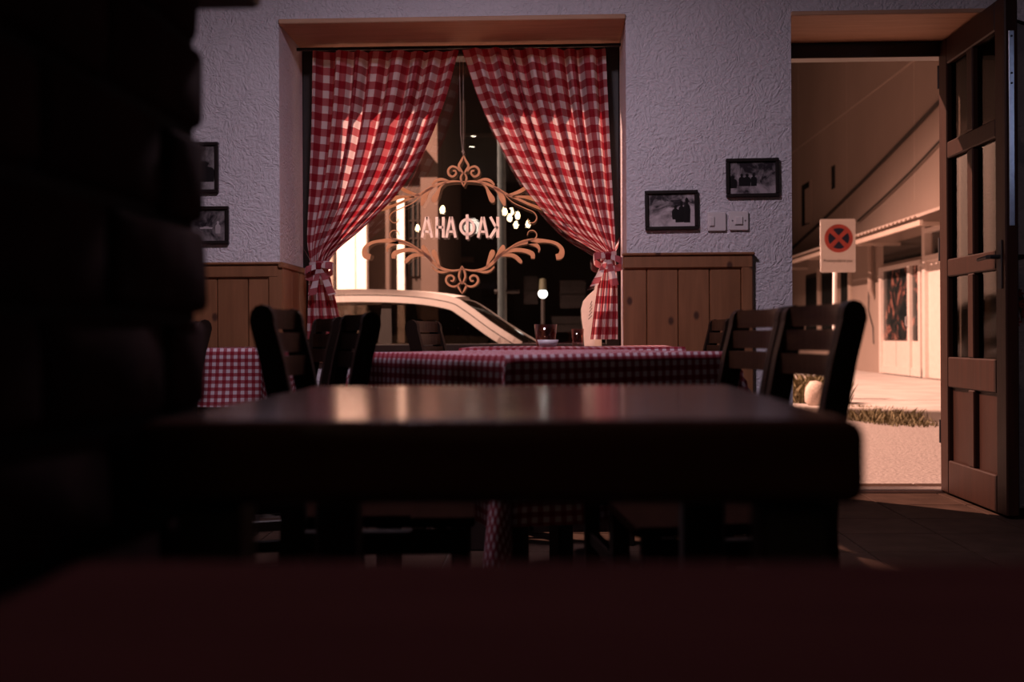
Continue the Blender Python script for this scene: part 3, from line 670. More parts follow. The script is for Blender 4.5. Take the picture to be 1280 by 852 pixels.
def switch(px0, px1, py0, py1, label, rocker):
    a, b = P(px0, py1, YW), P(px1, py0, YW); c = (a + b) / 2; w = (b.x - a.x) / 2; h = (b.z - a.z) / 2
    t = empty('light_switch', (c.x, YW - 0.003, c.z), 0, label, 'switch')
    MB().rbox(-w, w, -0.012, 0.002, -h, h, 0.004, 2).build('face_plate', m_switch, t)
    if rocker == 1:
        MB().rbox(-w * 0.78, -w * 0.25, -0.018, -0.010, -h * 0.5, h * 0.5, 0.003).build('rocker', m_switch, t)
        MB().rbox(-w * 0.78, -w * 0.25, -0.0125, -0.0115, -h * 0.60, -h * 0.52, 0.0004).build('shade_strip', m_switchdark, t)  # dark strip painted in for the shade below the rocker
    else:
        MB().rbox(-w * 0.40, w * 0.40, -0.019, -0.010, -h * 0.42, h * 0.42, 0.003).build('rocker', m_switch, t)
        MB().rbox(-w * 0.42, w * 0.42, -0.0130, -0.0115, -h * 0.52, -h * 0.44, 0.0004).build('shade_strip', m_switchdark, t)  # same painted shade line under the wide rocker
        for s in (-1, 1): MB().lathe([(0, 0), (0.004, 0), (0.004, 0.003), (0, 0.003)], (s * w * 0.66, -0.014, 0), 8, 'y').build('screw', m_switchdark, t)
switch(884, 907, 265, 289, 'square white wall switch with narrow bright rocker, next to framed dark group', 1)
switch(911, 935, 264, 288, 'square white wall switch with wide centred rocker and two screws', 2)
MB().tube(smooth_path([(2.20, YW - 0.006, 2.32), (2.26, YW - 0.006, 2.30), (2.36, YW - 0.006, 2.265), (2.6, YW - 0.006, 2.26), (3.19, YW - 0.006, 2.27)], 6), 0.008, 8).build('wall_cable', m_black, label='black cable running along the wall behind the open door', cat='cable')
m_red = M_plain('red_petals', (0.40, 0.03, 0.025), (0.22, 0.015, 0.012), rough=0.6)
m_leafm = M_plain('dull_leaves', (0.05, 0.06, 0.02), rough=0.6)
fc = P(1279, 384, YW - 0.05)
fl_ = empty('hanging_flowers', (fc.x, YW, fc.z), 0, 'small bunch of red flowers hung on the wall behind the open door', 'flowers')
for k in range(9):
    a = k * 2.4; r = 0.012 + 0.0075 * k; mb = MB()
    for q in range(6):
        b = q * PI / 3; ca, sa = math.cos(b), math.sin(b)
        mb.add([(0, 0, 0), (0.016 * math.cos(b - 0.4), -0.008, 0.016 * math.sin(b - 0.4)), (0.024 * ca, -0.014, 0.024 * sa), (0.016 * math.cos(b + 0.4), -0.008, 0.016 * math.sin(b + 0.4))], [(0, 1, 2, 3)])
    o = mb.build('flower', m_red, fl_); o.location = (r * math.cos(a), -0.03 - 0.01 * (k % 3), r * math.sin(a) * 1.2)
mb = MB()
for k in range(7): mb.tube([(0, -0.008, 0.09), (0.02 * math.sin(k), -0.02, 0.02), (0.06 * math.sin(k * 2.1), -0.03, -0.07 + 0.02 * (k % 3))], [0.003, 0.006, 0.001], 5)
mb.build('stem', m_leafm, fl_)

# ------------------------------------------------------------------ things on the tables and sill
m_amber = M_thinglass('smoky_glass', (0.85, 0.66, 0.58), 3.0, 0.03)
m_pale = M_plain('pale_ceramic', (0.55, 0.50, 0.55), rough=0.3)
def glass(px, Y, r, h, z, label):
    c = P(px, 420, Y)
    t = MB().lathe([(0, 0.0), (r * 0.80, 0.0), (r * 0.84, 0.004), (r, h), (r - 0.003, h), (r * 0.80, 0.014), (0, 0.012)], (0, 0, 0), 28).build('drinking_glass', m_amber, smooth=True, label=label, cat='glass', group='glasses on the window table')
    t.location = (c.x, Y, z); return t
glass(682, 4.62, 0.046, 0.090, 0.788, 'wide smoky tumbler behind the pale ashtray')
glass(722, 4.86, 0.027, 0.072, 0.788, 'narrow reddish glass at the back of the window table, beside the white paper bag')
t = MB().lathe([(0, 0.0), (0.032, 0.0), (0.042, 0.026), (0.038, 0.026), (0.029, 0.008), (0, 0.007)], (0, 0, 0), 24).build('ashtray', m_pale, smooth=True, label='small pale round ashtray in front of the wide tumbler', cat='ashtray')
c = P(685, 433, 4.42); t.location = (c.x, 4.42, 0.789)
# white rounded pouch standing on the sill behind the right curtain
m_white = M_translucent('white_paper', (0.86, 0.80, 0.76), 0.55)
Yp = 5.935
out = [(752, 330), (747, 340), (743, 362), (735, 369), (729, 376), (726.5, 386), (727, 398), (729, 412), (731, 424), (752, 426)]
poly = [(P(a, b, Yp).x, P(a, b, Yp).z) for a, b in out]; ox = poly[0][0] - 0.02
zb = WZ0 + 0.031
poly = [(x, z) for x, z in poly]; poly[-2] = (poly[-2][0], zb); poly[-1] = (poly[-1][0], zb)
o = MB().prism([(x - ox, z - zb) for x, z in poly], -0.008, 0.008).build('paper_bag', m_white, label='white lit paper bag with faint marks standing between pane and curtain hem', cat='bag'); o.location = (ox, Yp, zb)
mk = MB()
for k in range(5):
    a = P(735.5 + k * 0.6, 399 - k * 4.5, Yp); b = P(740, 394 - k * 4.5, Yp); mk.tube([(a.x - ox, -0.009, a.z - zb), (b.x - ox, -0.009, b.z - zb)], 0.0022, 4)
mk.build('faint_mark', M_plain('grey_ink', (0.34, 0.30, 0.27)), o)

# ------------------------------------------------------------------ lamps of the room (seen mirrored in the pane)
m_bulb = M_emit('warm_bulb', (1.0, 0.74, 0.45), 26); m_glob = M_emit('milky_globe', (1.0, 0.86, 0.72), 9); m_spotl = M_emit('downlight_lens', (1.0, 0.82, 0.62), 26)
YG = YF + 0.027
def mirror(px, py, z):              # real position of a lamp at height z whose reflection shows at the pixel
    r = ray(px, py); t = (z - CAMH) / r.z; return Vector((r.x * t, 2 * YG - r.y * t, z))
for (px, py, z) in ((553, 262, 2.20), (522, 285, 2.22), (631, 264, 2.20), (639, 264, 2.26), (637, 272, 2.16), (647, 269, 2.24), (645, 281, 2.18), (660, 280, 2.24)):
    q = mirror(px, py, z)
    lab = {553: 'lone glowing filament bulb mirrored just above the white lettering', 522: 'glowing filament bulb mirrored beside the last letter, next to the post'}.get(px, 'glowing filament bulb in the tight cluster mirrored beyond the letter K')
    t = empty('pendant_bulb', (q.x, q.y, q.z - 0.045), 0, lab, 'lamp', 'pendant bulbs')
    MB().lathe([(0, 0), (0.018, 0.004), (0.029, 0.022), (0.031, 0.045), (0.022, 0.072), (0.013, 0.092)], (0, 0, 0), 14).build('glass_bulb', m_bulb, t, smooth=True)
    MB().lathe([(0.0, 0.090), (0.018, 0.090), (0.018, 0.14), (0.0, 0.142)], (0, 0, 0), 12).build('socket', m_black, t)
    MB().tube([(0, 0, 0.14), (0, 0, ZC - q.z + 0.045)], 0.003, 6).build('cord', m_black, t)
q = mirror(590, 283, 2.25)
t = empty('globe_lamp', (q.x, q.y, q.z), 0, 'round milky globe lamp on a stem, mirrored behind the lettering', 'lamp')
MB().lathe([(0.105 * math.sin(PI * k / 14), -0.105 * math.cos(PI * k / 14)) for k in range(15)], (0, 0, 0), 20).build('globe_shade', m_glob, t, smooth=True)
MB().tube([(0, 0, 0.10), (0, 0, ZC - q.z)], 0.008, 8).build('stem', m_black, t)
for (px, py) in ((592, 170), (590, 183)):
    q = mirror(px, py, ZC - 0.01)
    t = empty('downlight', (q.x, q.y, ZC), 0, 'small round recessed ceiling downlight, mirrored in the window', 'lamp', 'ceiling downlights')
    MB().lathe([(0, -0.012), (0.030, -0.012), (0.030, 0.0)], (0, 0, 0), 16).build('lens', m_spotl, t); MB().lathe([(0.031, -0.001), (0.031, -0.014), (0.045, -0.010), (0.045, -0.001)], (0, 0, 0), 16).build('bezel', m_steel, t)
t = empty('ceiling_lamp', (-0.42, 3.45, ZC), 0, 'flat round ceiling lamp over the middle of the room', 'lamp')
MB().lathe([(0, 0), (0.20, 0), (0.20, -0.03), (0.19, -0.05)], (0, 0, 0), 24).build('housing', m_steel, t); MB().lathe([(0, -0.05), (0.18, -0.05), (0.17, -0.06), (0, -0.062)], (0, 0, 0), 24).build('diffuser', M_emit('diffuser_glow', (0.86, 0.76, 1.0), 3), t)

t = empty('wall_tube_lamp', (X1, 2.25, 1.85), 0, 'vertical cool white tube lamp on the side wall, glinting on the door edge', 'lamp')
MB().rbox(-0.03, 0.0, -0.03, 0.03, 0.0, 0.86, 0.006).build('housing', m_steel, t)
MB().tube([(-0.045, 0, 0.03), (-0.045, 0, 0.83)], 0.015, 10).build('tube', M_emit('cool_tube', (0.55, 0.66, 1.0), 11), t)
for z in (0.02, 0.82): MB().rbox(-0.06, -0.028, -0.02, 0.02, z, z + 0.03, 0.004).build('end_cap', m_black, t)

# ------------------------------------------------------------------ outside: ground
m_asph = M_plain('worn_asphalt', (0.30, 0.26, 0.24), (0.20, 0.17, 0.16), rough=0.9, scale=38, bm=0.7, bd=0.02)
m_pave = M_plain('pale_pavement', (0.50, 0.46, 0.43), (0.38, 0.34, 0.32), rough=0.85, scale=2.0, bm=0.3, bd=0.02)
m_kerb = M_plain('kerb_concrete', (0.46, 0.41, 0.37), (0.32, 0.28, 0.25), rough=0.9, scale=6, bm=0.5, bd=0.01)
m_grass = M_plain('dry_grass', (0.20, 0.165, 0.085), (0.12, 0.10, 0.045), rough=0.8, scale=40)
m_stone = M_plain('pale_stone', (0.52, 0.42, 0.36), (0.38, 0.30, 0.25), rough=0.9, scale=7, bm=0.6)
ZR = -0.06
MB().box(-40, 40, YE, 75, -0.6, ZR).build('road', m_asph, kind='structure')
k0 = P(1000, 505, 12.4); kA = Vector((2.2, 12.35)); kB = Vector((6.8, 10.55))
pv = MB(); pv.add([(1.2, 12.75, 0.03), (12, 8.5, 0.03), (12, 60, 0.03), (1.2, 60, 0.03), (1.2, 12.75, -0.4), (12, 8.5, -0.4), (12, 60, -0.4), (1.2, 60, -0.4)],
       [(0, 1, 2, 3), (0, 4, 5, 1), (1, 5, 6, 2), (2, 6, 7, 3), (3, 7, 4, 0)])
pv.build('pavement', m_pave, kind='structure')
kd = Vector((10.8, -4.25)); kang = math.atan2(kd.y, kd.x); kl = kd.length; kd.normalize()
kr = empty('kerb', (1.2, 12.75, ZR), kang, kind='structure')
kme = MB().rbox(0.006, 0.794, -0.15, 0.0, -0.2, 0.13, 0.02, 2).mesh('kerb_stone', m_kerb)
for i in range(int(kl / 0.8)): inst('kerb_stone', kme, (i * 0.8, R.uniform(-.01, .01), R.uniform(-.015, .01)), kr, (R.uniform(-.02, .02), 0, R.uniform(-.01, .01)))
def tufts(name, spots, label, zb):
    m = MB()
    for (x, y, n, rad, hh) in spots:
        for _ in range(n * 2):
            a = R.uniform(0, 6.28); r = rad * math.sqrt(R.random()); bx, by = x + r * math.cos(a), y + r * math.sin(a) * 0.6
            h = hh * R.uniform(0.4, 1.0); b = R.uniform(0, 6.28); w = 0.006; lx, ly = R.uniform(-.6, .6) * h, R.uniform(-.6, .6) * h
            z = zb
            m.add([(bx - w * math.cos(b), by - w * math.sin(b), z), (bx + w * math.cos(b), by + w * math.sin(b), z), (bx + lx * 0.4 + w * 0.6 * math.cos(b), by + ly * 0.4, z + h * 0.6), (bx + lx, by + ly, z + h)], [(0, 1, 2), (0, 2, 3)])
    return m.build(name, m_grass, label=label, cat='grass', kind='stuff')
sp_ = []
for k in range(16):
    px = 1052 + k * 6.5; py = 521 + k * 0.75; q = PZ(px, py, ZR); sp_.append((q.x, q.y, int(60 - k * 2.2), 0.30, 0.16 if k < 12 else 0.08))
tufts('grass_strip', sp_, 'dry grass growing along the kerb across the road', ZR)
gq = P(1022, 500, 13.6)
sp_ = [(P(px, 480, 13.35).x, 13.35 + R.uniform(-.2, .2), 70, 0.22, h) for px, h in ((1003, 0.34), (1012, 0.42), (1020, 0.38), (1030, 0.34), (1038, 0.24), (1010, 0.3), (1024, 0.42))]
tufts('weeds', sp_, 'tall dry weeds around the foot of the no-stopping sign', 0.03)
for k, (px, py, s) in enumerate(((1020, 497, 0.16), (1039, 503, 0.10))):
    bm = bmesh.new(); bmesh.ops.create_icosphere(bm, subdivisions=2, radius=1)
    for v in bm.verts: v.co *= 1 + R.uniform(-.10, .10)
    me = bpy.data.meshes.new('stone'); bm.to_mesh(me); bm.free(); me.materials.append(m_stone)
    for p in me.polygons: p.use_smooth = True
    o = inst('stone', me, (P(px, py, 12.75).x, 12.75 - 0.1 * k, 0.03 + s * 0.8)); o.scale = (s * 0.8, s * 0.7, s)
    tag(o, 'larger pale stone among the weeds by the sign' if k == 0 else 'smaller pale stone among the weeds by the sign', 'stone')

# no-stopping sign on its post
m_signw = M_plain('sign_white', (0.86, 0.80, 0.76), (0.82, 0.76, 0.72), rough=0.5); m_signr = M_plain('sign_red', (0.55, 0.09, 0.07), rough=0.5); m_signb = M_plain('sign_blue', (0.012, 0.016, 0.05), rough=0.5)
YSg = 13.9
ts = P(1047, 306, YSg); foot = P(1043, 500, YSg)
rs = empty('no_stopping_sign', (foot.x, YSg, 0.03 if False else ZR), 0, 'white road sign with red and blue no-stopping roundel on white post', 'road sign')
rs.location.z = ZR
def rp(px, py): q = P(px, py, YSg); return (q.x - foot.x, q.z - ZR)
a, b = rp(1025.5, 340.5), rp(1069, 273.5)
plate = MB(); 
def roundrect(x0, x1, z0, z1, r, n=5):
    o = []
    for cx, cz, a0 in ((x1 - r, z1 - r, 0), (x0 + r, z1 - r, PI / 2), (x0 + r, z0 + r, PI), (x1 - r, z0 + r, 1.5 * PI)):
        for k in range(n + 1): o.append((cx + r * math.cos(a0 + PI / 2 * k / n), cz + r * math.sin(a0 + PI / 2 * k / n)))
    return o
pl = plate.prism(roundrect(a[0], b[0], a[1], b[1], 0.02), -0.012, 0.0).build('sign_plate', m_signw, rs)
cc = rp(1048, 298); ro = 0.172
ring = MB().lathe([(0, 0), (ro, 0), (ro, 0.003), (0, 0.003)], (cc[0], -0.0165, cc[1]), 36, 'y').build('roundel', m_signr, pl)
for q in range(4):
    a0 = q * PI / 2 + PI / 4 + 0.22; a1 = a0 + PI / 2 - 0.44; r = ro * 0.74
    arc = [(cc[0] + r * math.cos(a0 + (a1 - a0) * k / 8), cc[1] + r * math.sin(a0 + (a1 - a0) * k / 8)) for k in range(9)]
    am = (a0 + a1) / 2; arc.append((cc[0] + 0.032 * math.cos(am), cc[1] + 0.032 * math.sin(am)))
    MB().prism(arc, -0.0195, -0.0165).build('blue_field', m_signb, pl)
cu = bpy.data.curves.new('sign_text', 'FONT'); cu.body = 'Protivpo\u017earni put'; cu.align_x = 'CENTER'; cu.size = 0.062; cu.extrude = 0.001
to = bpy.data.objects.new('tmp_text', cu); COL.objects.link(to); bpy.context.view_layer.update()
tm = bpy.data.meshes.new_from_object(to.evaluated_get(bpy.context.evaluated_depsgraph_get())); bpy.data.objects.remove(to)
tm.materials.clear(); tm.materials.append(M_plain('sign_lettering', (0.10, 0.06, 0.05)))
wx = max(v.co.x for v in tm.vertices) - min(v.co.x for v in tm.vertices); tt = rp(1047, 327.5)
o = inst('lettering', tm, (tt[0], -0.0145, tt[1]), pl, (PI / 2, 0, 0)); kk = 0.345 / wx; o.scale = (kk, kk, 1)
MB().tube([(0, 0.028, -0.0), (rp(1045, 276)[0], 0.028, b[1] - 0.03)], 0.027, 12).build('post', m_signw, rs)

# shop building along the side street, seen through the doorway
XF = 6.75
m_fac = M_plain('facade_render', (0.29, 0.22, 0.185), (0.25, 0.19, 0.16), rough=0.9, scale=0.6, bm=0.1)
m_facd = M_plain('facade_base', (0.40, 0.32, 0.27), (0.33, 0.26, 0.22), rough=0.9, scale=1.5)
m_alu = M_plain('white_door_frame', (0.58, 0.50, 0.46), (0.52, 0.45, 0.41), rough=0.5)
m_canopy = M_plain('sheet_canopy', (0.42, 0.34, 0.30), (0.34, 0.27, 0.23), rough=0.6)
m_dglass = M_plain('dark_shop_glass', (0.020, 0.022, 0.022), (0.012, 0.013, 0.013), rough=0.12)
m_cable = M_plain('cable_black', (0.02, 0.016, 0.014), rough=0.6)
def yz(px, py, X=XF): q = PX(px, py, X); return q.y, q.z
sb = empty('shop_building', (XF, 22, 0.03), 0, 'plain rendered shop building with sheet canopy behind the no-stopping sign', 'building')
def sbx(name, x0, x1, y0, y1, z0, z1, mt, par=None, b=None):
    o = (MB().rbox if b else MB().box)(x0 - XF, x1 - XF, min(y0, y1) - 22, max(y0, y1) - 22, z0 - 0.03, z1 - 0.03, *([b] if b else [])).build(name, mt, par or sb); return o
sbx('wall', XF, XF + 6, 12.0, 62, 0.03, 10.5, m_fac)
for zz in (5.9, 8.6): sbx('floor_band', XF - 0.012, XF, 12, 62, zz, zz + 0.03, m_facd)
for yy in (16.5, 21.2, 26.0, 31.0): sbx('panel_joint', XF - 0.004, XF, yy, yy + 0.03, 3.3, 10.4, m_facd)
# canopy: corrugated sheet
cA, _ = yz(1148, 280, XF - 1.0); m = MB(); n = 230; yA, yB = cA, cA + 26
vs = []
for i in range(n + 1):
    y = yA + (yB - yA) * i / n; zz = 0.022 * (1 if i % 2 else -1)
    vs += [(-1.02, y - 22, 2.65 + zz), (0.0, y - 22, 3.00 + zz)]
m.add(vs, [(2 * i, 2 * i + 1, 2 * i + 3, 2 * i + 2) for i in range(n)]); cn = m.build('canopy', m_canopy, sb)
sbx('canopy_beam', XF - 0.98, XF - 0.93, yA, yB, 2.54, 2.62, m_facd, cn)
for i in range(7): sbx('canopy_bracket', XF - 0.93, XF, yA + 0.1 + i * 4, yA + 0.16 + i * 4, 2.54, 2.60, m_facd, cn)
sbx('gutter', XF - 0.50, XF, yA - 6, yA - 0.05, 2.84, 2.96, m_alu, cn)
# shop door with poster glass
def door_unit(pa, pb, ptop, pbot, name, frame=0.07):
    ya, _ = yz(pa, 400); yb, _ = yz(pb, 400); y0, y1 = min(ya, yb), max(ya, yb)
    return y0, y1
ya, yb = yz(1104, 400)[0], yz(1160, 400)[0]          # far, near
y0, y1 = min(ya, yb), max(ya, yb); zt = 2.10; dn = empty('shop_door', parent=sb)
def dbx(name, y_0, y_1, z0, z1, dx, mt, b=None): return sbx(name, XF - dx, XF - 0.001, y_0, y_1, z0, z1, mt, dn)
ymid = yz(1140, 400)[0]
for yy, w in ((y1, 0.14), (ymid, 0.14), (y0 + 0.28, 0.12)): dbx('door_post', yy - w, yy, 0.05, zt, 0.09, m_alu)
dbx('door_head', y0 + 0.16, y1, zt, zt + 0.08, 0.09, m_alu)
dbx('door_foot', y0 + 0.16, y1, 0.05, 0.20, 0.07, m_alu)
m_poster, nt, b = newmat('shop_poster'); v = coords(nt, (1, 1, 0.8)); n1 = noise(nt, 2.6, 4, 0.6, v, 1.5)
lk(nt, ramp(nt, n1.outputs['Fac'], [(0.40, (0.010, 0.013, 0.015)), (0.52, (0.02, 0.026, 0.026)), (0.58, (0.16, 0.06, 0.05)), (0.64, (0.26, 0.14, 0.11)), (0.72, (0.04, 0.02, 0.02))]), b.inputs['Base Color']); b.inputs['Roughness'].default_value = 0.2
dbx('door_pane', ymid, y1 - 0.14, 0.72, zt, 0.03, m_poster); dbx('door_pane', y0 + 0.28, ymid - 0.14, 0.72, zt, 0.03, m_poster)
dbx('door_panel', ymid, (ymid + y1 - 0.14) / 2 - 0.02, 0.20, 0.70, 0.04, m_alu); dbx('door_panel', (ymid + y1 - 0.14) / 2 + 0.02, y1 - 0.14, 0.20, 0.70, 0.04, m_alu); dbx('door_panel', y0 + 0.28, ymid - 0.14, 0.20, 0.70, 0.04, m_alu)
MB().tube([(-0.10, ymid - 22 - 0.06, 0.95), (-0.14, ymid - 22 - 0.06, 0.97), (-0.14, ymid - 22 - 0.06, 1.12), (-0.10, ymid - 22 - 0.06, 1.14)], 0.012, 6).build('door_handle', m_steel, dn)
sbx('transom_pane', XF - 0.02, XF, y0 + 0.2, y1 - 0.1, 2.25, 2.62, m_dglass)
# white roller door to the right
ra, rb = yz(1161, 400)[0], 16.6
rd = sbx('roller_door', XF - 0.05, XF, ra - 0.15, rb, 0.05, 2.12, m_alu)
sbx('roller_frame', XF - 0.12, XF, ra - 0.15, ra, 0.05, 2.75, m_alu); sbx('roller_head', XF - 0.12, XF, rb, ra - 0.15, 2.12, 2.22, m_alu); sbx('transom_pane', XF - 0.03, XF, ra - 0.3, rb, 2.24, 2.62, m_dglass)
sbx('transom_head', XF - 0.12, XF, rb, ra - 0.15, 2.62, 2.70, m_alu)
# downpipe, far shop windows
yd = yz(1094, 350)[0]
MB().tube([(-0.10, yd - 22, 2.7), (-0.10, yd - 22, 1.75), (-0.06, yd - 22, 1.6)], [0.06, 0.06, 0.05], 8).build('downpipe', m_fac, sb)
MB().tube([(-0.02, yd - 22 + 0.4, 2.2), (-0.03, yd - 22 + 0.42, 1.3), (-0.03, yd - 22 + 0.1, 0.95), (-0.03, yd - 22 + 0.05, 0.6)], 0.012, 5).build('wall_wire', m_cable, sb)
for (pa, pb) in ((1052, 1063), (1028, 1046), (1008, 1024)):
    sbx('shop_window', XF - 0.02, XF, yz(pa, 380)[0], yz(pb, 380)[0], 0.9, 2.4, m_dglass); sbx('window_surround', XF - 0.06, XF - 0.005, yz(pb, 380)[0] - 0.15, yz(pb, 380)[0], 0.8, 2.5, m_facd)
# upper windows
wy0, wy1 = yz(1003, 255)[0], yz(1014, 255)[0]
uw = sbx('upper_window', XF - 0.02, XF, wy0, wy1, yz(1008, 281)[1], yz(1008, 229)[1], m_dglass)
sbx('window_reveal', XF - 0.05, XF, wy1 - 0.12, wy1, yz(1008, 284)[1], yz(1008, 228)[1], m_fac); sbx('window_shutter', XF - 0.05, XF - 0.021, wy1, (wy0 + wy1) / 2, yz(1010, 279)[1], yz(1010, 236)[1], m_fac)
sbx('upper_slot', XF - 0.015, XF, yz(1040, 220)[0], yz(1044, 220)[0], yz(1042, 236)[1], yz(1042, 207)[1], m_dglass)
# cables sagging along the facade
for k, ((pa, qa), (pb, qb)) in enumerate((((988, 312), (1235, 62)), ((1072, 276), (1235, 108)))):
    A = PX(pa, qa, XF - 0.05); Bq = PX(pb, qb, XF - 0.05); pts = []
    for i in range(9):
        t = i / 8; p = A.lerp(Bq, t); p.z -= 0.10 * math.sin(PI * t); pts.append(p - Vector((XF, 22, 0.03)))
    MB().tube(pts, 0.035 if k == 0 else 0.022, 6).build('facade_cable', m_cable, sb)

# ------------------------------------------------------------------ buildings seen through the window
YH = 24.0
m_bw = M_plain('brown_render', (0.050, 0.036, 0.029), (0.036, 0.026, 0.021), rough=0.9, scale=0.8)
m_bl = M_plain('pink_render', (0.11, 0.076, 0.062), (0.085, 0.06, 0.05), rough=0.9, scale=1.2)
m_wh = M_plain('white_column_paint', (0.86, 0.80, 0.74), (0.80, 0.74, 0.68), rough=0.6)
m_bdk = M_plain('dark_facade', (0.045, 0.038, 0.034), (0.028, 0.024, 0.021), rough=0.8, scale=0.7, spec=0.05)
hb_ = empty('corner_house', (P(460, 420, YH).x, YH, ZR), 0, 'brown rendered house with white columns beyond the parked car', 'building'); HO = hb_.location.copy()
def hbx(name, pa, pb, ya_, yb_, y0, y1, mt, par=None):          # px range, py range, depth range
    a = P(pa, yb_, y0); b = P(pb, ya_, y0); z0 = max(a.z, ZR)
    return MB().box(a.x - HO.x, b.x - HO.x, y0 - HO.y, y1 - HO.y, z0 - ZR, b.z - ZR).build(name, mt, par or hb_)
hbx('wall', 300, 546, -60, 520, YH, YH + 6, m_bw)
hbx('column', 422, 443, 170, 520, YH - 0.9, YH - 0.55, m_wh); hbx('column', 446, 457, 170, 520, YH - 0.9, YH - 0.62, m_wh); hbx('column', 396, 412, 170, 520, YH - 0.9, YH - 0.6, m_wh)
hbx('porch_beam', 380, 512, 160, 176, YH - 1.0, YH - 0.5, m_bl)
hbx('porch_wall', 462, 486, 200, 520, YH - 0.3, YH, m_bl)
hbx('door_post', 497.5, 505, 245, 520, YH - 0.25, YH, m_wh)
w_ = hbx('window', 507, 533, 252, 345, YH - 0.05, YH + 0.02, m_dglass)
for k in range(4): hbx('window_bar', 510 + k * 6, 511.2 + k * 6, 252, 345, YH - 0.1, YH - 0.06, m_bw, w_)
for k in range(3): hbx('window_bar', 507, 533, 275 + k * 22, 276.3 + k * 22, YH - 0.1, YH - 0.06, m_bw, w_)
hbx('corner_pilaster', 527, 546, 60, 520, YH - 0.2, YH, m_bl)
YD = 40.0
dk = empty('dark_building', (P(650, 420, YD + 1).x, YD + 1, ZR), 0, 'dark unlit building with faint shelves of windows behind the grey pole', 'building'); HO = dk.location.copy()
def dbx2(name, pa, pb, ya_, yb_, y0, y1, mt, par=None):
    a = P(pa, yb_, y0); b = P(pb, ya_, y0); z0 = max(a.z, ZR)
    return MB().box(a.x - HO.x, b.x - HO.x, y0 - HO.y, y1 - HO.y, z0 - ZR, b.z - ZR).build(name, mt, par or dk)
dbx2('wall', 520, 860, 228, 520, YD + 1, YD + 7, m_bdk)
dbx2('upper_wall', 520, 860, -60, 228, YD + 0.4, YD + 7, m_bw)
dbx2('ledge', 556, 592, 321, 327, YD + 0.6, YD + 1, m_bl)
for (pa, pb, ya_, yb_) in ((700, 732, 350, 385), (655, 672, 345, 380), (690, 745, 395, 415)):
    q = dbx2('window', pa, pb, ya_, yb_, YD + 0.95, YD + 1.0, M_plain('dim_pane', (0.06, 0.055, 0.048), rough=0.2)); dbx2('window_bar', pa, pb, (ya_ + yb_) / 2 - 0.6, (ya_ + yb_) / 2 + 0.6, YD + 0.9, YD + 0.94, m_bdk, q)
dbx2('cornice', 560, 640, 166, 171, YD + 0.1, YD + 0.4, m_bl)
# grey pole and small street light
m_pole = M_plain('galvanised_pole', (0.085, 0.12, 0.13), (0.06, 0.09, 0.10), rough=0.45, metal=0.3)
q = P(628, 420, 14.5); gp = empty('metal_pole', (q.x, 14.5, ZR), 0, 'tall grey metal pole standing between the two houses', 'pole')
MB().tube([(0, 0, 0), (0, 0, 1.2), (0, 0, 4.6)], [0.062, 0.058, 0.05], 12).build('shaft', m_pole, gp); MB().lathe([(0, 0), (0.12, 0), (0.12, 0.03), (0.066, 0.05)], (0, 0, 0), 12).build('base_plate', m_pole, gp)
MB().tube([(-0.10, 0, 0.83 + (420 - 364) * 14.5 / FPX - ZR), (0.22, 0, 0.83 + (420 - 364) * 14.5 / FPX - ZR)], 0.03, 6).build('bracket', m_black, gp)
q = P(678.5, 367, 21.0); bl = empty('garden_light', (q.x, 21.0, ZR), 0, 'short post light glowing white in front of the dark building', 'lamp')
MB().tube([(0, 0, 0), (0, 0, q.z - ZR - 0.08)], 0.035, 8).build('post', m_black, bl)
MB().lathe([(0.085 * math.sin(PI * k / 10), -0.085 * math.cos(PI * k / 10)) for k in range(11)], (0, 0, q.z - ZR), 14).build('globe', M_emit('cool_globe', (0.92, 1.0, 0.95), 5), bl, smooth=True)
MB().lathe([(0.075, 0.06), (0.06, 0.27), (0, 0.29)], (0, 0, q.z - ZR), 12).build('hood', M_plain('lamp_hood', (0.06, 0.07, 0.045), rough=0.5), bl)

# ------------------------------------------------------------------ parked car
m_paint = M_plain('silver_car_paint', (0.82, 0.78, 0.76), (0.78, 0.74, 0.72), rough=0.35, scale=3, coat=0.4)
m_cglass = M_thinglass('car_glass', (0.22, 0.20, 0.18), 2.0)
m_tyre = M_plain('tyre_rubber', (0.02, 0.02, 0.02), rough=0.9); m_trimk = M_plain('dark_seal', (0.02, 0.014, 0.012), rough=0.6)
m_cseat = M_plain('car_seat_fabric', (0.045, 0.035, 0.030), rough=0.9)
YCAR = 12.5
rf = P(578, 372, YCAR)
car = empty('parked_car', (rf.x, YCAR + 0.62, ZR), math.radians(-6), 'light silver car parked in the street outside the window', 'car')
zr = rf.z - ZR                                     # roof-front height over the road
HB, HR = 0.80, 0.60                                # half widths at belt and roof
ZBT = 0.81
side = [(-2.55, ZBT + 0.04), (-2.30, zr - 0.20), (-2.02, zr + 0.035), (-1.35, zr + 0.09), (-0.55, zr + 0.07), (-0.08, zr + 0.0), (0.12, zr - 0.10), (0.42, zr - 0.31), (0.74, ZBT)]
sp2 = smooth_path([(x, z, 0) for x, z in side], 6); sp2 = [(x, z) for x, z, _ in sp2]
def hw(z): t = max(0, min(1, (z - ZBT) / (zr + 0.06 - ZBT))); return HB + (HR - HB) * t ** 1.15
# roof skin
ri = [(x, z) for x, z in sp2 if -2.04 <= x <= -0.07]
m = MB(); nn = 10
m.grid(lambda u, v: (ri[round(u * (len(ri) - 1))][0] + 0.10 * (1 - (2 * v - 1) ** 2) * max(0, (ri[round(u * (len(ri) - 1))][0] + 0.45) / 0.45), (2 * v - 1) * (hw(ri[round(u * (len(ri) - 1))][1]) - 0.05), ri[round(u * (len(ri) - 1))][1] + 0.035 * (1 - (2 * v - 1) ** 2)), len(ri) - 1, nn)
m.build('roof', m_paint, car, smooth=True)
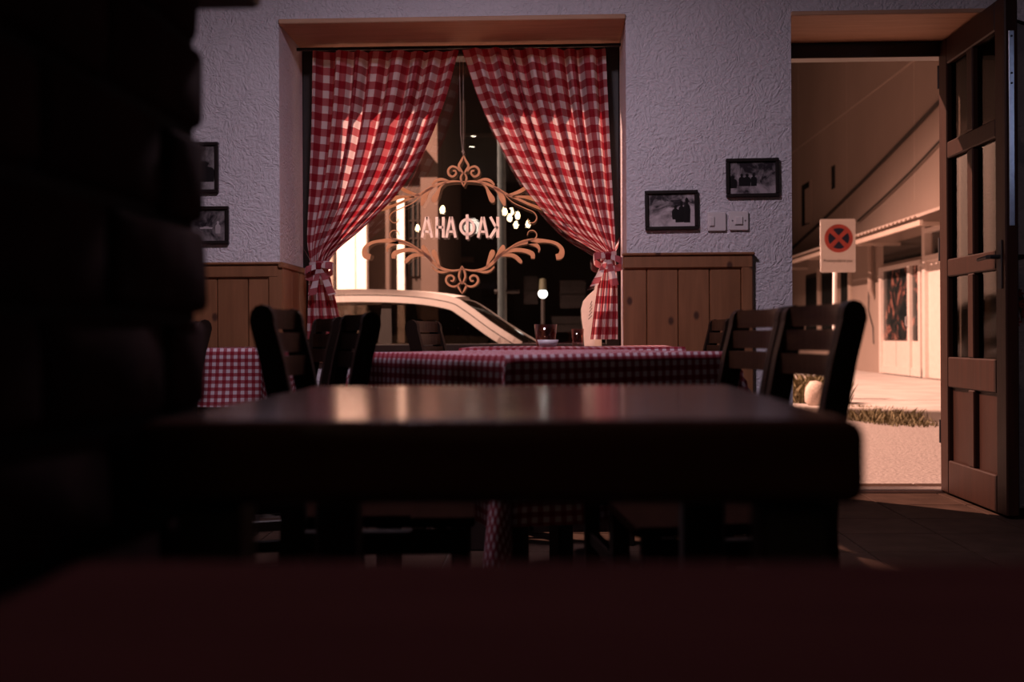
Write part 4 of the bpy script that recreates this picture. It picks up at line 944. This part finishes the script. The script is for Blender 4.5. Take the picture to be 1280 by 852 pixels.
# windscreen and rear window
def pane(name, xs):
    q = [(x, z) for x, z in sp2 if xs[0] <= x <= xs[1]]; m = MB()
    m.grid(lambda u, v: (q[round(u * (len(q) - 1))][0] + 0.08 * (1 - (2 * v - 1) ** 2) * (1 if xs[0] > -1 else -1), (2 * v - 1) * (hw(q[round(u * (len(q) - 1))][1]) - 0.05), q[round(u * (len(q) - 1))][1] - 0.004), len(q) - 1, 8)
    return m.build(name, m_cglass, car, smooth=True)
pane('windscreen', (-0.09, 0.75)); pane('rear_window', (-2.56, -2.01))
for s in (-1, 1):
    def band(name, o0, o1, mt, lift):              # ribbon following the side line, offsets in metres inward(-)/down
        m = MB(); vs = []
        n = len(sp2)
        for i, (x, z) in enumerate(sp2):
            xa, za = sp2[max(i - 1, 0)]; xb, zb_ = sp2[min(i + 1, n - 1)]; dx, dz = xb - xa, zb_ - za; l = math.hypot(dx, dz); nx, nz = -dz / l, dx / l
            for o in (o0, o1):
                zz = z + nz * o; vs.append((x + nx * o, s * (hw(zz) + lift), zz))
            for o in (o1, o0):
                zz = z + nz * o; vs.append((x + nx * o, s * (hw(zz) + lift - 0.03), zz))
        fs = []
        for i in range(n - 1):
            for q in range(4): fs.append((4 * i + q, 4 * i + 4 + q, 4 * i + 4 + (q + 1) % 4, 4 * i + (q + 1) % 4))
        m.add(vs, fs); return m.build(name, mt, car, smooth=False)
    band('roof_rail', 0.02, -0.045, m_paint, -0.035); band('drip_seal', -0.045, -0.055, m_trimk, -0.032); band('door_frame', -0.055, -0.125, m_paint, -0.012)
    # side glass
    q = [(x, z - 0.11) for x, z in sp2 if -2.35 < x < 0.62 and z - 0.11 > ZBT]; m = MB(); vs = []
    for x, z in q: vs += [(x, s * (hw(z) - 0.03), z), (x, s * (HB - 0.03), ZBT)]
    m.add(vs, [(2 * i, 2 * i + 1, 2 * i + 3, 2 * i + 2) for i in range(len(q) - 1)]).build('side_window', m_cglass, car)
    for xb in (-0.80,):                            # B pillar
        zt_ = zr - 0.02
        MB().add([(xb - 0.06, s * (HB - 0.022), ZBT), (xb + 0.10, s * (HB - 0.022), ZBT), (xb + 0.05, s * (hw(zt_) - 0.024), zt_), (xb - 0.05, s * (hw(zt_) - 0.024), zt_),
                  (xb - 0.06, s * (HB - 0.06), ZBT), (xb + 0.10, s * (HB - 0.06), ZBT), (xb + 0.05, s * (hw(zt_) - 0.06), zt_), (xb - 0.05, s * (hw(zt_) - 0.06), zt_)],
                 [(0, 1, 2, 3), (7, 6, 5, 4), (0, 4, 5, 1), (1, 5, 6, 2), (2, 6, 7, 3), (3, 7, 4, 0)]).build('door_pillar', m_trimk, car)
    MB().rbox(0.28, 0.43, min(s * 0.84, s * 0.99), max(s * 0.84, s * 0.99), ZBT - 0.14, ZBT - 0.03, 0.03, 2).build('wing_mirror', m_paint, car)
# lower body: stations along the length
stn = [(-2.75, 0.62, 0.45, 0.68), (-2.68, 0.74, 0.30, 0.81), (-2.45, 0.80, 0.25, 0.85), (-1.2, 0.835, 0.22, 0.825), (0.1, 0.835, 0.22, 0.815), (0.74, 0.82, 0.22, 0.80), (1.35, 0.79, 0.24, 0.74), (1.60, 0.70, 0.30, 0.65), (1.68, 0.55, 0.38, 0.55)]
m = MB(); nb = 16
def ring(st):
    x, h, z0, z1 = st; o = []
    for k in range(nb):
        a = 2 * PI * k / nb + PI / nb; c, s_ = math.cos(a), math.sin(a); ex = 0.38
        o.append((x, h * math.copysign(abs(c) ** ex, c), (z0 + z1) / 2 + (z1 - z0) / 2 * math.copysign(abs(s_) ** ex, s_)))
    return o
vs = [p for st in stn for p in ring(st)]; fs = [tuple(range(nb)), tuple((len(stn) - 1) * nb + k for k in range(nb - 1, -1, -1))]
for i in range(len(stn) - 1):
    for k in range(nb): fs.append((i * nb + k, i * nb + (k + 1) % nb, (i + 1) * nb + (k + 1) % nb, (i + 1) * nb + k))
m.add(vs, fs).build('body', m_paint, car, smooth=True)
for x in (-1.85, 0.98):
    for s in (-1, 1):
        w_ = MB().lathe([(0, -0.09), (0.25, -0.09), (0.30, -0.075), (0.30, 0.075), (0.25, 0.09), (0, 0.09)], (x, s * 0.775, 0.30), 24, 'y').build('wheel', m_tyre, car, smooth=False)
        MB().lathe([(0, 0.0), (0.19, 0.0), (0.20, s * 0.01), (0, s * 0.025)], (x, s * 0.868, 0.30), 16, 'y').build('hub_cap', m_steel, w_)
for x in (-1.45, -0.45):
    for s in (-1, 1):
        MB().rbox(x - 0.10, x + 0.04, s * 0.36 - 0.22, s * 0.36 + 0.22, 0.45, ZBT + 0.12, 0.05, 2).build('car_seat', m_cseat, car)
        MB().rbox(x - 0.09, x + 0.0, s * 0.36 - 0.12, s * 0.36 + 0.12, ZBT + 0.14, ZBT + 0.28, 0.03, 2).build('headrest', m_cseat, car)
MB().lathe([(0.17, 0), (0.185, 0.012), (0.17, 0.024), (0.158, 0.012), (0.17, 0)], (0.22, 0.36, ZBT - 0.02), 18, 'x').build('steering_wheel', m_trimk, car)
MB().rbox(0.25, 0.70, -0.7, 0.7, ZBT - 0.12, ZBT - 0.01, 0.03, 2).build('dashboard', m_trimk, car)
for s in (-1, 1):
    MB().rbox(1.45, 1.65, s * 0.52 - 0.14, s * 0.52 + 0.14, 0.52, 0.64, 0.03, 2).build('headlight', m_alu, car)
    MB().rbox(-2.74, -2.62, s * 0.60 - 0.10, s * 0.60 + 0.10, 0.62, 0.80, 0.03, 2).build('tail_light', m_red, car)
